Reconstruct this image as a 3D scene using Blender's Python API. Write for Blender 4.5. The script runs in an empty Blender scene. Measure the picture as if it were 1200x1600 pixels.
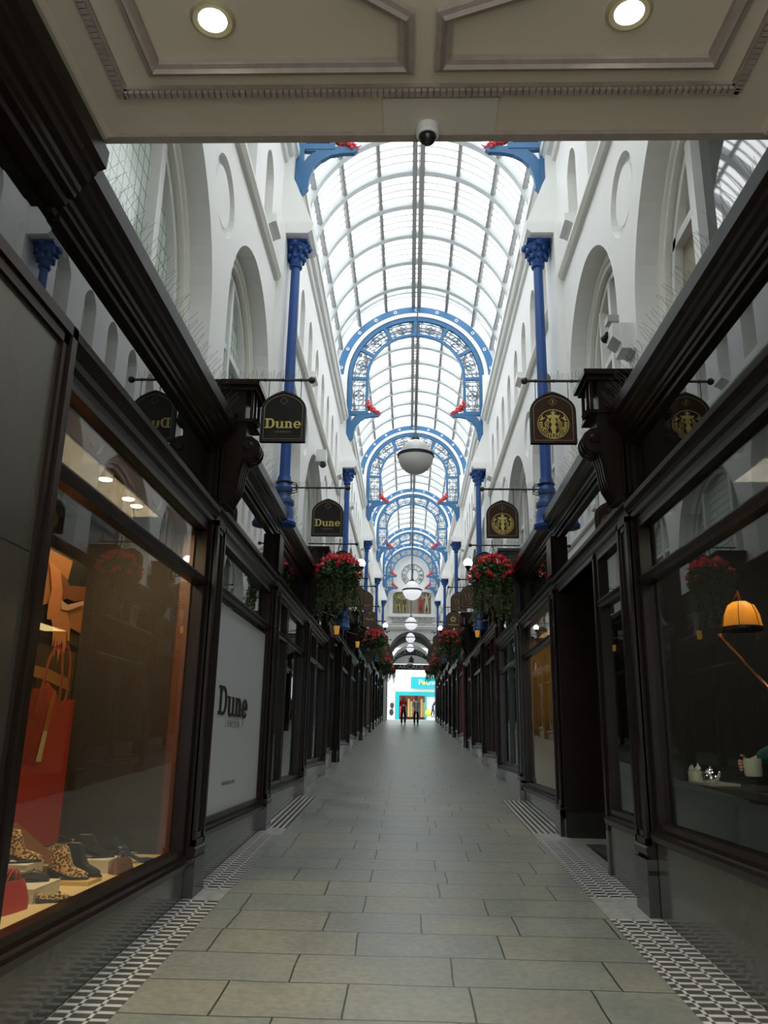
import bpy, bmesh, math, random
from math import sin, cos, pi, radians, sqrt, atan2
from mathutils import Vector, Matrix
random.seed(7)
scn = bpy.context.scene
COL = scn.collection
SL = 0.05                       # the paving climbs gently towards the far street
def fl(y): return SL*y

# ------------------------------------------------------------------ materials
MATS = {}
def mat(name, col, rough=0.5, metal=0.0, spec=0.5, noise=None, bump=None, emit=None, coat=0, trans=0):
    if name in MATS: return MATS[name]
    m = bpy.data.materials.new(name); m.use_nodes = True
    nt = m.node_tree; N = nt.nodes; L = nt.links
    b = N['Principled BSDF']
    b.inputs['Base Color'].default_value = (*col, 1)
    b.inputs['Roughness'].default_value = rough
    b.inputs['Metallic'].default_value = metal
    b.inputs['Specular IOR Level'].default_value = spec
    if coat: b.inputs['Coat Weight'].default_value = coat; b.inputs['Coat Roughness'].default_value = .08
    if emit:
        b.inputs['Emission Color'].default_value = (*emit[0], 1); b.inputs['Emission Strength'].default_value = emit[1]
    if noise:
        sc, amt = noise
        tc = N.new('ShaderNodeTexCoord'); nz = N.new('ShaderNodeTexNoise'); nz.inputs['Scale'].default_value = sc
        nz.inputs['Detail'].default_value = 5
        mx = N.new('ShaderNodeMix'); mx.data_type = 'RGBA'
        mx.inputs['A'].default_value = (*[max(0, c*(1-amt)) for c in col], 1)
        mx.inputs['B'].default_value = (*[min(1, c*(1+amt)) for c in col], 1)
        L.new(tc.outputs['Object'], nz.inputs['Vector']); L.new(nz.outputs['Fac'], mx.inputs['Factor'])
        L.new(mx.outputs['Result'], b.inputs['Base Color'])
        if bump:
            bp = N.new('ShaderNodeBump'); bp.inputs['Strength'].default_value = bump; bp.inputs['Distance'].default_value = .01
            L.new(nz.outputs['Fac'], bp.inputs['Height']); L.new(bp.outputs['Normal'], b.inputs['Normal'])
    MATS[name] = m
    return m

def glass_mat(name, ior=1.5, tint=(1, 1, 1), boost=1.0):
    if name in MATS: return MATS[name]
    m = bpy.data.materials.new(name); m.use_nodes = True
    nt = m.node_tree; N = nt.nodes; L = nt.links
    N.remove(N['Principled BSDF']); out = N['Material Output']
    fr = N.new('ShaderNodeFresnel'); fr.inputs['IOR'].default_value = ior
    mu = N.new('ShaderNodeMath'); mu.operation = 'MULTIPLY'; mu.inputs[1].default_value = boost; mu.use_clamp = True
    tr = N.new('ShaderNodeBsdfTransparent'); tr.inputs['Color'].default_value = (*tint, 1)
    gl = N.new('ShaderNodeBsdfGlossy'); gl.inputs['Roughness'].default_value = 0.0
    mx = N.new('ShaderNodeMixShader')
    ge = N.new('ShaderNodeNewGeometry'); im = N.new('ShaderNodeMix')      # a thin pane reflects alike from both faces
    im.inputs['A'].default_value = ior; im.inputs['B'].default_value = 1/ior
    L.new(ge.outputs['Backfacing'], im.inputs['Factor']); L.new(im.outputs['Result'], fr.inputs['IOR'])
    L.new(fr.outputs[0], mu.inputs[0]); L.new(mu.outputs[0], mx.inputs[0])
    L.new(tr.outputs[0], mx.inputs[1]); L.new(gl.outputs[0], mx.inputs[2]); L.new(mx.outputs[0], out.inputs[0])
    MATS[name] = m
    return m

WHITE = mat('white_painted_plaster', (.87, .875, .86), .55, noise=(3, .03), bump=.05)
WHITE2 = mat('cream_white_paint', (.80, .80, .735), .5, noise=(2, .04))
TRIMW = mat('white_gloss_trim', (.80, .81, .80), .35)
BLUE = mat('blue_iron_paint', (.040, .155, .33), .4, noise=(12, .12))
DBLUE = mat('deep_blue_iron_paint', (.011, .068, .27), .35, noise=(9, .25))
LATT = mat('lattice_iron_paint', (.05, .11, .19), .45)
RED = mat('red_iron_paint', (.62, .05, .06), .45, noise=(30, .4))
WOOD = mat('dark_stained_shopfront_wood', (.015, .0095, .0072), .27, spec=.14, noise=(4, .3))
WOODR = mat('reddish_mahogany_wood', (.036, .012, .009), .27, spec=.14, noise=(5, .35))
BLACKGL = mat('black_fascia_glass', (.008, .009, .009), .01, spec=1.0)
BLACKM = mat('black_iron', (.012, .012, .013), .4)
STONE = mat('polished_grey_stone', (.075, .078, .068), .12, noise=(9, .35), spec=.7)
DSTONE = mat('dark_polished_stone', (.024, .024, .021), .14, noise=(8, .3), spec=.7)
GLASS = glass_mat('shop_window_glass', 1.5, (.95, .97, .95), 1.05)
ROOFGL = glass_mat('roof_glass', 1.3, (.98, 1.0, 1.0), .9)
RIBW = mat('white_roof_steel', (.50, .52, .52), .5)
PURL = mat('grey_roof_steel', (.22, .22, .21), .5)
BEIGE = mat('canopy_beige_paint', (.68, .61, .49), .5, noise=(2, .06))
MOULD = mat('canopy_dusty_moulding', (.36, .31, .27), .7, noise=(14, .25), bump=.3)
GREYBOARD = mat('grey_brown_hoarding', (.045, .042, .034), .25, noise=(1.5, .2))
GOLD = mat('gold_leaf', (.62, .48, .14), .45, metal=.1)
DULLGOLD = mat('dull_gold_line', (.30, .24, .12), .5)
SIGNBR = mat('sign_brown', (.045, .020, .012), .55, spec=.2)
SIGNBK = mat('sign_black', (.014, .014, .012), .55, spec=.2)
SIGNRB = mat('sign_red_brown', (.075, .030, .014), .45)
SIGNGR = mat('sign_dark_green', (.02, .025, .014), .45)
POSTERW = mat('white_window_vinyl', (.58, .61, .635), .4)
POSTERG = mat('pale_grey_vinyl', (.36, .39, .41), .5)
INKBK = mat('black_ink', (.008, .008, .009), .5)
INKGR = mat('grey_ink', (.16, .17, .18), .5)
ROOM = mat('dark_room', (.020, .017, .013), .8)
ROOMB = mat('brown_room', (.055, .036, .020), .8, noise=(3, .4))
AMBERWOOD = mat('orange_brown_wood', (.12, .036, .012), .4, noise=(6, .2))
BOARDY = mat('pale_display_board', (.70, .53, .26), .45)
BOXW = mat('cream_display_box', (.68, .62, .46), .5)
GLOBE = mat('opal_globe_glass', (.90, .90, .91), .25)
GLOBETOP = mat('frosted_globe_top', (.70, .71, .70), .2)
LIT = mat('lit_opal_lamp', (.9, .9, .88), .4, emit=((1, .97, .93), 2.2))
DOWN = mat('lit_downlight', (1, 1, 1), .4, emit=((1, .93, .82), 26))
RIM = mat('downlight_rim', (.55, .50, .32), .3, metal=.3)
LEAF = mat('geranium_leaf', (.035, .085, .022), .5, noise=(30, .5))
VINE = mat('trailing_vine_leaf', (.065, .10, .028), .55, noise=(20, .4))
PETAL = mat('red_geranium_petals', (.72, .022, .045), .5, noise=(40, .3))
PETAL2 = mat('orange_red_petals', (.62, .08, .05), .5, noise=(40, .3))
BASKET = mat('basket_liner', (.03, .03, .02), .8)
AMBER = mat('amber_glass_cup', (.60, .30, .04), .3, emit=((1, .48, .08), .12))
STEEL = mat('steel_wire', (.10, .10, .09), .4, metal=.6)
SKIN = mat('skin', (.55, .31, .22), .5)
CLOCKW = mat('clock_wall_plaster', (.78, .785, .765), .6, noise=(3, .04))
CLOCKG = mat('clock_iron_grey', (.13, .14, .14), .5)
TILEG = mat('taupe_panel', (.30, .27, .21), .7, noise=(3, .15))

def lead_mat(name, base, dark, w=.125, h=.16, axes=('Y', 'Z'), rough=.12, diag=False):
    m = bpy.data.materials.new(name); m.use_nodes = True; MATS[name] = m
    nt = m.node_tree; N = nt.nodes; L = nt.links; b = N['Principled BSDF']
    tc = N.new('ShaderNodeTexCoord'); sp = N.new('ShaderNodeSeparateXYZ'); L.new(tc.outputs['Object'], sp.inputs[0])
    def line(src, size, th):
        d = N.new('ShaderNodeMath'); d.operation = 'DIVIDE'; d.inputs[1].default_value = size; L.new(src, d.inputs[0])
        f = N.new('ShaderNodeMath'); f.operation = 'FRACT'; L.new(d.outputs[0], f.inputs[0])
        g = N.new('ShaderNodeMath'); g.operation = 'LESS_THAN'; g.inputs[1].default_value = th; L.new(f.outputs[0], g.inputs[0])
        return g.outputs[0]
    a = line(sp.outputs[axes[0]], w, .09); c = line(sp.outputs[axes[1]], h, .07)
    mxx = N.new('ShaderNodeMath'); mxx.operation = 'MAXIMUM'; L.new(a, mxx.inputs[0]); L.new(c, mxx.inputs[1])
    vo = N.new('ShaderNodeTexNoise'); vo.inputs['Scale'].default_value = 2.2; L.new(tc.outputs['Object'], vo.inputs['Vector'])
    cr = N.new('ShaderNodeMix'); cr.data_type = 'RGBA'; cr.inputs['A'].default_value = (*base, 1)
    cr.inputs['B'].default_value = (base[0]*.72, base[1]*.9, base[2]*.78, 1); L.new(vo.outputs['Fac'], cr.inputs['Factor'])
    mx = N.new('ShaderNodeMix'); mx.data_type = 'RGBA'; L.new(mxx.outputs[0], mx.inputs['Factor'])
    L.new(cr.outputs['Result'], mx.inputs['A']); mx.inputs['B'].default_value = (*dark, 1)
    L.new(mx.outputs['Result'], b.inputs['Base Color']); b.inputs['Roughness'].default_value = rough
    b.inputs['Specular IOR Level'].default_value = .8
    return m
LEADED = lead_mat('leaded_glass_sky_tone', (.80, .83, .80), (.03, .035, .03), rough=.2)  # pale pane colour stands in for the bright sky and roof reflected there
CLEARW = mat('clear_upper_window', (.05, .055, .055), .03, spec=1.0)
BLIND = mat('window_with_beige_blind', (.40, .36, .26), .12, spec=.8, noise=(1.2, .15))

def floor_mat():
    m = bpy.data.materials.new('stone_paving_slabs'); m.use_nodes = True
    nt = m.node_tree; N = nt.nodes; L = nt.links; b = N['Principled BSDF']
    tc = N.new('ShaderNodeTexCoord')
    mp = N.new('ShaderNodeMapping'); mp.inputs['Location'].default_value = (.4, .03, 0)
    L.new(tc.outputs['Object'], mp.inputs[0])
    # slightly wandering joints
    wn = N.new('ShaderNodeTexNoise'); wn.inputs['Scale'].default_value = 1.6; L.new(mp.outputs[0], wn.inputs['Vector'])
    ws = N.new('ShaderNodeVectorMath'); ws.operation = 'MULTIPLY_ADD'
    ws.inputs[1].default_value = (.035, .035, 0); L.new(wn.outputs['Color'], ws.inputs[0]); L.new(mp.outputs[0], ws.inputs[2])
    br = N.new('ShaderNodeTexBrick'); L.new(ws.outputs[0], br.inputs['Vector'])
    br.offset = .37; br.offset_frequency = 2; br.squash = .72; br.squash_frequency = 3
    br.inputs['Scale'].default_value = 1; br.inputs['Brick Width'].default_value = .95; br.inputs['Row Height'].default_value = .52
    br.inputs['Mortar Size'].default_value = .006; br.inputs['Mortar Smooth'].default_value = .1; br.inputs['Bias'].default_value = .2
    br.inputs['Color1'].default_value = (.200, .222, .216, 1); br.inputs['Color2'].default_value = (.232, .236, .205, 1)
    br.inputs['Mortar'].default_value = (.035, .034, .030, 1)
    n1 = N.new('ShaderNodeTexNoise'); n1.inputs['Scale'].default_value = 1.3; n1.inputs['Detail'].default_value = 7
    n1.inputs['Roughness'].default_value = .65; L.new(tc.outputs['Object'], n1.inputs['Vector'])
    n2 = N.new('ShaderNodeTexNoise'); n2.inputs['Scale'].default_value = 22; n2.inputs['Detail'].default_value = 6; L.new(tc.outputs['Object'], n2.inputs['Vector'])
    r1 = N.new('ShaderNodeValToRGB'); r1.color_ramp.elements[0].position = .3; r1.color_ramp.elements[0].color = (.74, .78, .78, 1)
    r1.color_ramp.elements[1].position = .72; r1.color_ramp.elements[1].color = (1.18, 1.14, .98, 1); L.new(n1.outputs['Fac'], r1.inputs[0])
    r2 = N.new('ShaderNodeValToRGB'); r2.color_ramp.elements[0].position = .3; r2.color_ramp.elements[0].color = (.82, .82, .82, 1)
    r2.color_ramp.elements[1].position = .75; r2.color_ramp.elements[1].color = (1.15, 1.15, 1.15, 1); L.new(n2.outputs['Fac'], r2.inputs[0])
    m1 = N.new('ShaderNodeMix'); m1.data_type = 'RGBA'; m1.blend_type = 'MULTIPLY'; m1.inputs['Factor'].default_value = 1
    L.new(br.outputs['Color'], m1.inputs['A']); L.new(r1.outputs[0], m1.inputs['B'])
    m2 = N.new('ShaderNodeMix'); m2.data_type = 'RGBA'; m2.blend_type = 'MULTIPLY'; m2.inputs['Factor'].default_value = 1
    L.new(m1.outputs['Result'], m2.inputs['A']); L.new(r2.outputs[0], m2.inputs['B'])
    L.new(m2.outputs['Result'], b.inputs['Base Color'])
    rr = N.new('ShaderNodeMapRange'); rr.inputs['To Min'].default_value = .26; rr.inputs['To Max'].default_value = .48
    L.new(n1.outputs['Fac'], rr.inputs['Value']); L.new(rr.outputs[0], b.inputs['Roughness'])
    bp = N.new('ShaderNodeBump'); bp.inputs['Strength'].default_value = .5; bp.inputs['Distance'].default_value = .008
    mm = N.new('ShaderNodeMath'); mm.operation = 'MULTIPLY_ADD'; mm.inputs[1].default_value = -1.0
    sc = N.new('ShaderNodeMath'); sc.operation = 'MULTIPLY'; sc.inputs[1].default_value = .45; L.new(n2.outputs['Fac'], sc.inputs[0])
    L.new(br.outputs['Fac'], mm.inputs[0]); L.new(sc.outputs[0], mm.inputs[2]); L.new(mm.outputs[0], bp.inputs['Height'])
    L.new(bp.outputs['Normal'], b.inputs['Normal'])
    return m

def tile_mat(name, stripes=False, ox=0.0):
    """black and white mosaic border: dark oblongs between broken white bars, or long plain stripes"""
    m = bpy.data.materials.new(name); m.use_nodes = True
    nt = m.node_tree; N = nt.nodes; L = nt.links; b = N['Principled BSDF']
    tc = N.new('ShaderNodeTexCoord'); sp = N.new('ShaderNodeSeparateXYZ'); L.new(tc.outputs['Object'], sp.inputs[0])
    def M(op, a, v=None, c=None):
        n = N.new('ShaderNodeMath'); n.operation = op
        for i, t in enumerate((a, v, c)):
            if t is None: continue
            if isinstance(t, (int, float)): n.inputs[i].default_value = t
            else: L.new(t, n.inputs[i])
        return n.outputs[0]
    x = M('ADD', sp.outputs['X'], 10 - ox); y = M('ADD', sp.outputs['Y'], 10)
    if stripes:
        fx = M('FRACT', M('DIVIDE', x, .072)); white = M('LESS_THAN', fx, .36)
        joint = M('LESS_THAN', M('FRACT', M('DIVIDE', y, .11)), .07)
        white = M('MULTIPLY', white, M('SUBTRACT', 1, M('MULTIPLY', joint, .5)))
    else:
        row = M('FLOOR', M('DIVIDE', y, .098))
        fx = M('FRACT', M('ADD', M('DIVIDE', x, .118), M('MULTIPLY', row, 0.0)))
        fy = M('FRACT', M('DIVIDE', y, .098))
        bar = M('LESS_THAN', fy, .36)                        # the white bar
        gap = M('LESS_THAN', fx, .17)     # broken by a small dark square
        post = M('LESS_THAN', fx, .17)                       # white upright between dark oblongs
        a = M('MULTIPLY', bar, M('SUBTRACT', 1, gap))
        c = M('MULTIPLY', M('SUBTRACT', 1, bar), post)
        white = M('MAXIMUM', a, c)
    nz = N.new('ShaderNodeTexNoise'); nz.inputs['Scale'].default_value = 5; nz.inputs['Detail'].default_value = 5; L.new(tc.outputs['Object'], nz.inputs['Vector'])
    w = N.new('ShaderNodeMix'); w.data_type = 'RGBA'; w.inputs['A'].default_value = (.44, .44, .42, 1); w.inputs['B'].default_value = (.62, .62, .60, 1); L.new(nz.outputs['Fac'], w.inputs['Factor'])
    k = N.new('ShaderNodeMix'); k.data_type = 'RGBA'; k.inputs['A'].default_value = (.03, .03, .028, 1); k.inputs['B'].default_value = (.12, .118, .10, 1); L.new(nz.outputs['Fac'], k.inputs['Factor'])
    mx = N.new('ShaderNodeMix'); mx.data_type = 'RGBA'; L.new(white, mx.inputs['Factor'])
    L.new(k.outputs['Result'], mx.inputs['A']); L.new(w.outputs['Result'], mx.inputs['B'])
    L.new(mx.outputs['Result'], b.inputs['Base Color']); b.inputs['Roughness'].default_value = .35
    return m

def leopard_mat():
    m = bpy.data.materials.new('leopard_print_fabric'); m.use_nodes = True
    nt = m.node_tree; N = nt.nodes; L = nt.links; b = N['Principled BSDF']
    tc = N.new('ShaderNodeTexCoord'); v = N.new('ShaderNodeTexVoronoi'); v.inputs['Scale'].default_value = 70; L.new(tc.outputs['Object'], v.inputs['Vector'])
    r = N.new('ShaderNodeValToRGB'); e = r.color_ramp.elements
    e[0].position = 0; e[0].color = (.30, .12, .03, 1); e[1].position = .22; e[1].color = (.03, .012, .006, 1)
    x = e.new(.46); x.color = (.03, .012, .006, 1); x = e.new(.5); x.color = (.78, .46, .16, 1)
    r.color_ramp.interpolation = 'CONSTANT'
    L.new(v.outputs['Distance'], r.inputs[0]); L.new(r.outputs[0], b.inputs['Base Color']); b.inputs['Roughness'].default_value = .7
    return m
LEOP = leopard_mat()

# ------------------------------------------------------------------ mesh builder
class MB:
    def __init__(s): s.v = []; s.f = []; s.m = []
    def add(s, vs, fs, mi=0):
        o = len(s.v); s.v += [tuple(v) for v in vs]
        for f in fs: s.f.append([i+o for i in f]); s.m.append(mi)
        return s
    def box(s, x0, x1, y0, y1, z0, z1, mi=0):
        return s.add([(x0, y0, z0), (x1, y0, z0), (x1, y1, z0), (x0, y1, z0), (x0, y0, z1), (x1, y0, z1), (x1, y1, z1), (x0, y1, z1)],
                     [(0, 3, 2, 1), (4, 5, 6, 7), (0, 1, 5, 4), (1, 2, 6, 5), (2, 3, 7, 6), (3, 0, 4, 7)], mi)
    def prism(s, pts, vec, mi=0):
        n = len(pts); v = Vector(vec)
        return s.add([tuple(p) for p in pts] + [tuple(Vector(p)+v) for p in pts],
                     [list(range(n))[::-1], list(range(n, 2*n))] + [(i, (i+1) % n, (i+1) % n+n, i+n) for i in range(n)], mi)
    def tube(s, pts, r, n=8, mi=0, cap=True):
        pts = [Vector(p) for p in pts]; rs = r if isinstance(r, (list, tuple)) else [r]*len(pts)
        vs = []; up = None
        for i, p in enumerate(pts):
            d = (pts[min(i+1, len(pts)-1)]-pts[max(i-1, 0)])
            if d.length < 1e-9: d = Vector((0, 0, 1))
            d.normalize()
            if up is None:
                a = Vector((0, 0, 1)) if abs(d.z) < .9 else Vector((1, 0, 0)); up = d.cross(a).normalized()
            else:
                up = (up-d*up.dot(d)); up = up.normalized() if up.length > 1e-6 else d.cross(Vector((.3, .5, .8))).normalized()
            w = d.cross(up)
            for k in range(n):
                t = 2*pi*k/n; vs.append(p+up*cos(t)*rs[i]+w*sin(t)*rs[i])
        fs = []
        for i in range(len(pts)-1):
            for k in range(n): fs.append((i*n+k, i*n+(k+1) % n, (i+1)*n+(k+1) % n, (i+1)*n+k))
        if cap: fs += [list(range(n))[::-1], [(len(pts)-1)*n+k for k in range(n)]]
        return s.add(vs, fs, mi)
    def lathe(s, prof, c=(0, 0, 0), n=16, mi=0, axis='Z', caps=True):
        vs = []; c = Vector(c)
        for r, h in prof:
            for k in range(n):
                t = 2*pi*k/n
                q = (r*cos(t), r*sin(t), h) if axis == 'Z' else ((r*cos(t), h, r*sin(t)) if axis == 'Y' else (h, r*cos(t), r*sin(t)))
                vs.append(c+Vector(q))
        fs = []
        for i in range(len(prof)-1):
            for k in range(n): fs.append((i*n+k, i*n+(k+1) % n, (i+1)*n+(k+1) % n, (i+1)*n+k))
        if caps: fs += [list(range(n))[::-1], [(len(prof)-1)*n+k for k in range(n)]]
        return s.add(vs, fs, mi)
    def ball(s, c, r, n=12, m=8, mi=0, sc=(1, 1, 1), z0=-1, z1=1):
        prof = []
        a0, a1 = math.asin(z0), math.asin(z1)
        for i in range(m+1):
            a = a0+(a1-a0)*i/m; prof.append((max(cos(a), 1e-4)*r, sin(a)*r))
        o = len(s.v); s.lathe(prof, (0, 0, 0), n, mi)
        for i in range(o, len(s.v)):
            v = s.v[i]; s.v[i] = (c[0]+v[0]*sc[0], c[1]+v[1]*sc[1], c[2]+v[2]*sc[2])
        return s
    def mapped(s, vf, fn, mi=0):
        return s.add([fn(*v) for v in vf[0]], vf[1], mi)
    def xform(s, M, start=0):
        for i in range(start, len(s.v)): s.v[i] = tuple(M @ Vector(s.v[i]))
        return s
    def mesh(s, name, mats, smooth=False):
        me = bpy.data.meshes.new(name); me.from_pydata(s.v, [], s.f)
        for m in (mats if isinstance(mats, (list, tuple)) else [mats]): me.materials.append(m)
        if any(s.m): me.polygons.foreach_set('material_index', s.m)
        bm = bmesh.new(); bm.from_mesh(me); bmesh.ops.recalc_face_normals(bm, faces=bm.faces); bm.to_mesh(me); bm.free()
        if smooth:
            me.polygons.foreach_set('use_smooth', [True]*len(me.polygons))
            try: me.set_sharp_from_angle(angle=radians(38))
            except Exception: pass
        me.update(); return me
    def build(s, name, mats, parent=None, smooth=False, loc=None):
        return link(name, s.mesh(name, mats, smooth), parent, loc)

def link(name, me, parent=None, loc=None):
    o = bpy.data.objects.new(name, me); COL.objects.link(o)
    if parent: o.parent = parent
    if loc: o.location = loc
    return o
def tag(o, label, cat, group=None):
    o['label'] = label; o['category'] = cat
    if group: o['group'] = group
    return o
def thing(name, label, cat, loc=(0, 0, 0), rz=0, group=None):
    o = link(name, None, None, loc); o.rotation_euler = (0, 0, rz); return tag(o, label, cat, group)
def struct(o): o['kind'] = 'structure'; return o
def copy_tree(o, parent=None, loc=None, label=None):
    c = o.copy(); COL.objects.link(c)
    if parent: c.parent = parent
    if loc is not None: c.location = loc
    if label: c['label'] = label
    for ch in o.children: copy_tree(ch, c)
    return c
_tmp = {}
def from_curve(cu):
    o = bpy.data.objects.new('t', cu); COL.objects.link(o)
    dg = bpy.context.evaluated_depsgraph_get(); dg.update()
    me = bpy.data.meshes.new_from_object(o.evaluated_get(dg))
    r = ([tuple(v.co) for v in me.vertices], [list(p.vertices) for p in me.polygons])
    bpy.data.objects.remove(o); bpy.data.curves.remove(cu); bpy.data.meshes.remove(me); return r
def cut2d(outer, holes=(), th=.1):
    """flat plate with holes, thickness th centred on c=0; returns verts (a,b,c), faces"""
    cu = bpy.data.curves.new('t', 'CURVE'); cu.dimensions = '2D'; cu.fill_mode = 'BOTH'; cu.extrude = th/2
    for loop in [outer]+list(holes):
        sp = cu.splines.new('POLY'); sp.points.add(len(loop)-1); sp.use_cyclic_u = True
        for i, p in enumerate(loop): sp.points[i].co = (p[0], p[1], 0, 1)
    return from_curve(cu)
def text2d(t, size=1, th=.01, align='CENTER'):
    k = (t, size, th, align)
    if k not in _tmp:
        cu = bpy.data.curves.new('t', 'FONT'); cu.body = t; cu.size = size; cu.extrude = th/2; cu.align_x = align; cu.align_y = 'CENTER'
        _tmp[k] = from_curve(cu)
    return _tmp[k]
def arc(cx, cz, r, a0, a1, n):
    return [(cx+r*cos(radians(a0+(a1-a0)*i/n)), cz+r*sin(radians(a0+(a1-a0)*i/n))) for i in range(n+1)]
def ngon2d(pts): return pts
def strip2d(pts, w, th, closed=False):
    """a thin flat bar following 2D points; returns verts (a,b,c), faces"""
    n = len(pts); V = []; P = [Vector((p[0], p[1])) for p in pts]
    for i in range(n):
        a = P[(i-1) % n] if (closed or i > 0) else P[i]; b = P[(i+1) % n] if (closed or i < n-1) else P[i]
        d = (b-a).normalized(); nn = Vector((-d.y, d.x))*(w/2)
        for sg in (1, -1):
            for c in (-th/2, th/2): V.append((P[i].x+nn.x*sg, P[i].y+nn.y*sg, c))
    F = []
    for i in range(n if closed else n-1):
        a = i*4; b = ((i+1) % n)*4
        F += [(a, b, b+1, a+1), (a+2, a+3, b+3, b+2), (a+1, b+1, b+3, a+3), (a, a+2, b+2, b)]
    if not closed: F += [(0, 1, 3, 2), ((n-1)*4, (n-1)*4+2, (n-1)*4+3, (n-1)*4+1)]
    return V, F
def front(x0, y0, z0):      # plate coordinates -> world, plate faces the camera (-Y)
    return lambda a, b, c: (x0+a, y0-c, z0+b)
def frame_sweep(mb, pts, prof, fn, closed=True, mi=0):
    """sweep profile [(offset outward, height)] along a 2D loop with mitred corners"""
    P = [Vector(p) for p in pts]; n = len(P); V = []
    for i in range(n):
        a = P[(i-1) % n]; b = P[i]; c = P[(i+1) % n]
        if not closed and i == 0: d1 = d2 = (c-b).normalized()
        elif not closed and i == n-1: d1 = d2 = (b-a).normalized()
        else: d1 = (b-a).normalized(); d2 = (c-b).normalized()
        n1 = Vector((d1.y, -d1.x)); n2 = Vector((d2.y, -d2.x)); m = (n1+n2); m = m/max(m.length_squared/2, .2)
        for o, h in prof: V.append(fn(b.x+m.x*o, b.y+m.y*o, h))
    k = len(prof); F = []
    for i in range(n if closed else n-1):
        for j in range(k):
            a = i*k+j; b = i*k+(j+1) % k; c = ((i+1) % n)*k+(j+1) % k; d = ((i+1) % n)*k+j
            F.append((a, b, c, d))
    if not closed: F += [list(range(k)), list(range((n-1)*k, n*k))]
    mb.add(V, F, mi)

# ------------------------------------------------------------------ THE SETTING
BAY = 10.5
OFF = [0, 0, .54, 1.10, 1.68, 1.95]      # each bay of the building steps up with the hill
YEND = 58.6
def bay_y(j): return BAY*j, min(BAY*(j+1), YEND)
XC = -.03
def SX(s, u): return XC+s*u

# paving
g = MB()
ny = 44
for a in range(ny):
    y0 = -6+a*2.0; y1 = y0+2.0
    g.add([(-3.4, y0, fl(y0)), (3.4, y0, fl(y0)), (3.4, y1, fl(y1)), (-3.4, y1, fl(y1))], [(0, 1, 2, 3)])
g2 = MB(); g2.add([(-3.4, -1.9, fl(-1.9)), (3.4, -1.9, fl(-1.9)), (3.4, 61, fl(61)), (-3.4, 61, fl(61))], [(0, 1, 2, 3)])
o = struct(g2.build('floor', floor_mat()))
g = MB(); g.add([(-30, 61, 3.0), (30, 61, 3.0), (30, 90, 3.85), (-30, 90, 3.85)], [(0, 1, 2, 3)])
struct(g.build('floor', mat('grey_street_paving', (.33, .34, .32), .7, noise=(2, .1))))
g = MB(); g.add([(-30, -30, -.4), (30, -30, -.4), (30, -1.9, -.096), (-30, -1.9, -.096)], [(0, 1, 2, 3)])
struct(g.build('floor', mat('pale_street_paving', (.52, .50, .45), .7)))
def strip(name, x0, x1, y0, y1, m, dz=.004):
    g = MB(); g.box(x0, x1, 0, 1, 0, .004)
    me = MB()
    vs = [(x0, y0, fl(y0)+dz), (x1, y0, fl(y0)+dz), (x1, y1, fl(y1)+dz), (x0, y1, fl(y1)+dz)]
    me.prism(vs, (0, 0, -.02)); return struct(me.build(name, m))
TL = tile_mat('mosaic_tiles_left', ox=-1.60); TR = tile_mat('mosaic_tiles_right', ox=1.44); TS = tile_mat('striped_mosaic_tiles', True)
PATCH = mat('worn_grey_patch', (.30, .30, .28), .45, noise=(14, .5))
tn = 0
for (x0, x1, tm) in ((-1.88, -1.575, TL), (1.43, 1.83, TR)):
    for y0, y1, m in ((-1.4, 6.95 if x0 < 0 else 6.7, tm), (6.95 if x0 < 0 else 6.7, 7.35, PATCH), (7.35, 10.15, tm), (10.15, 10.6, PATCH), (10.6, 13.85, TS)):
        tn += 1; strip('trim_%d' % tn, x0, x1, y0, y1, m)

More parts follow.
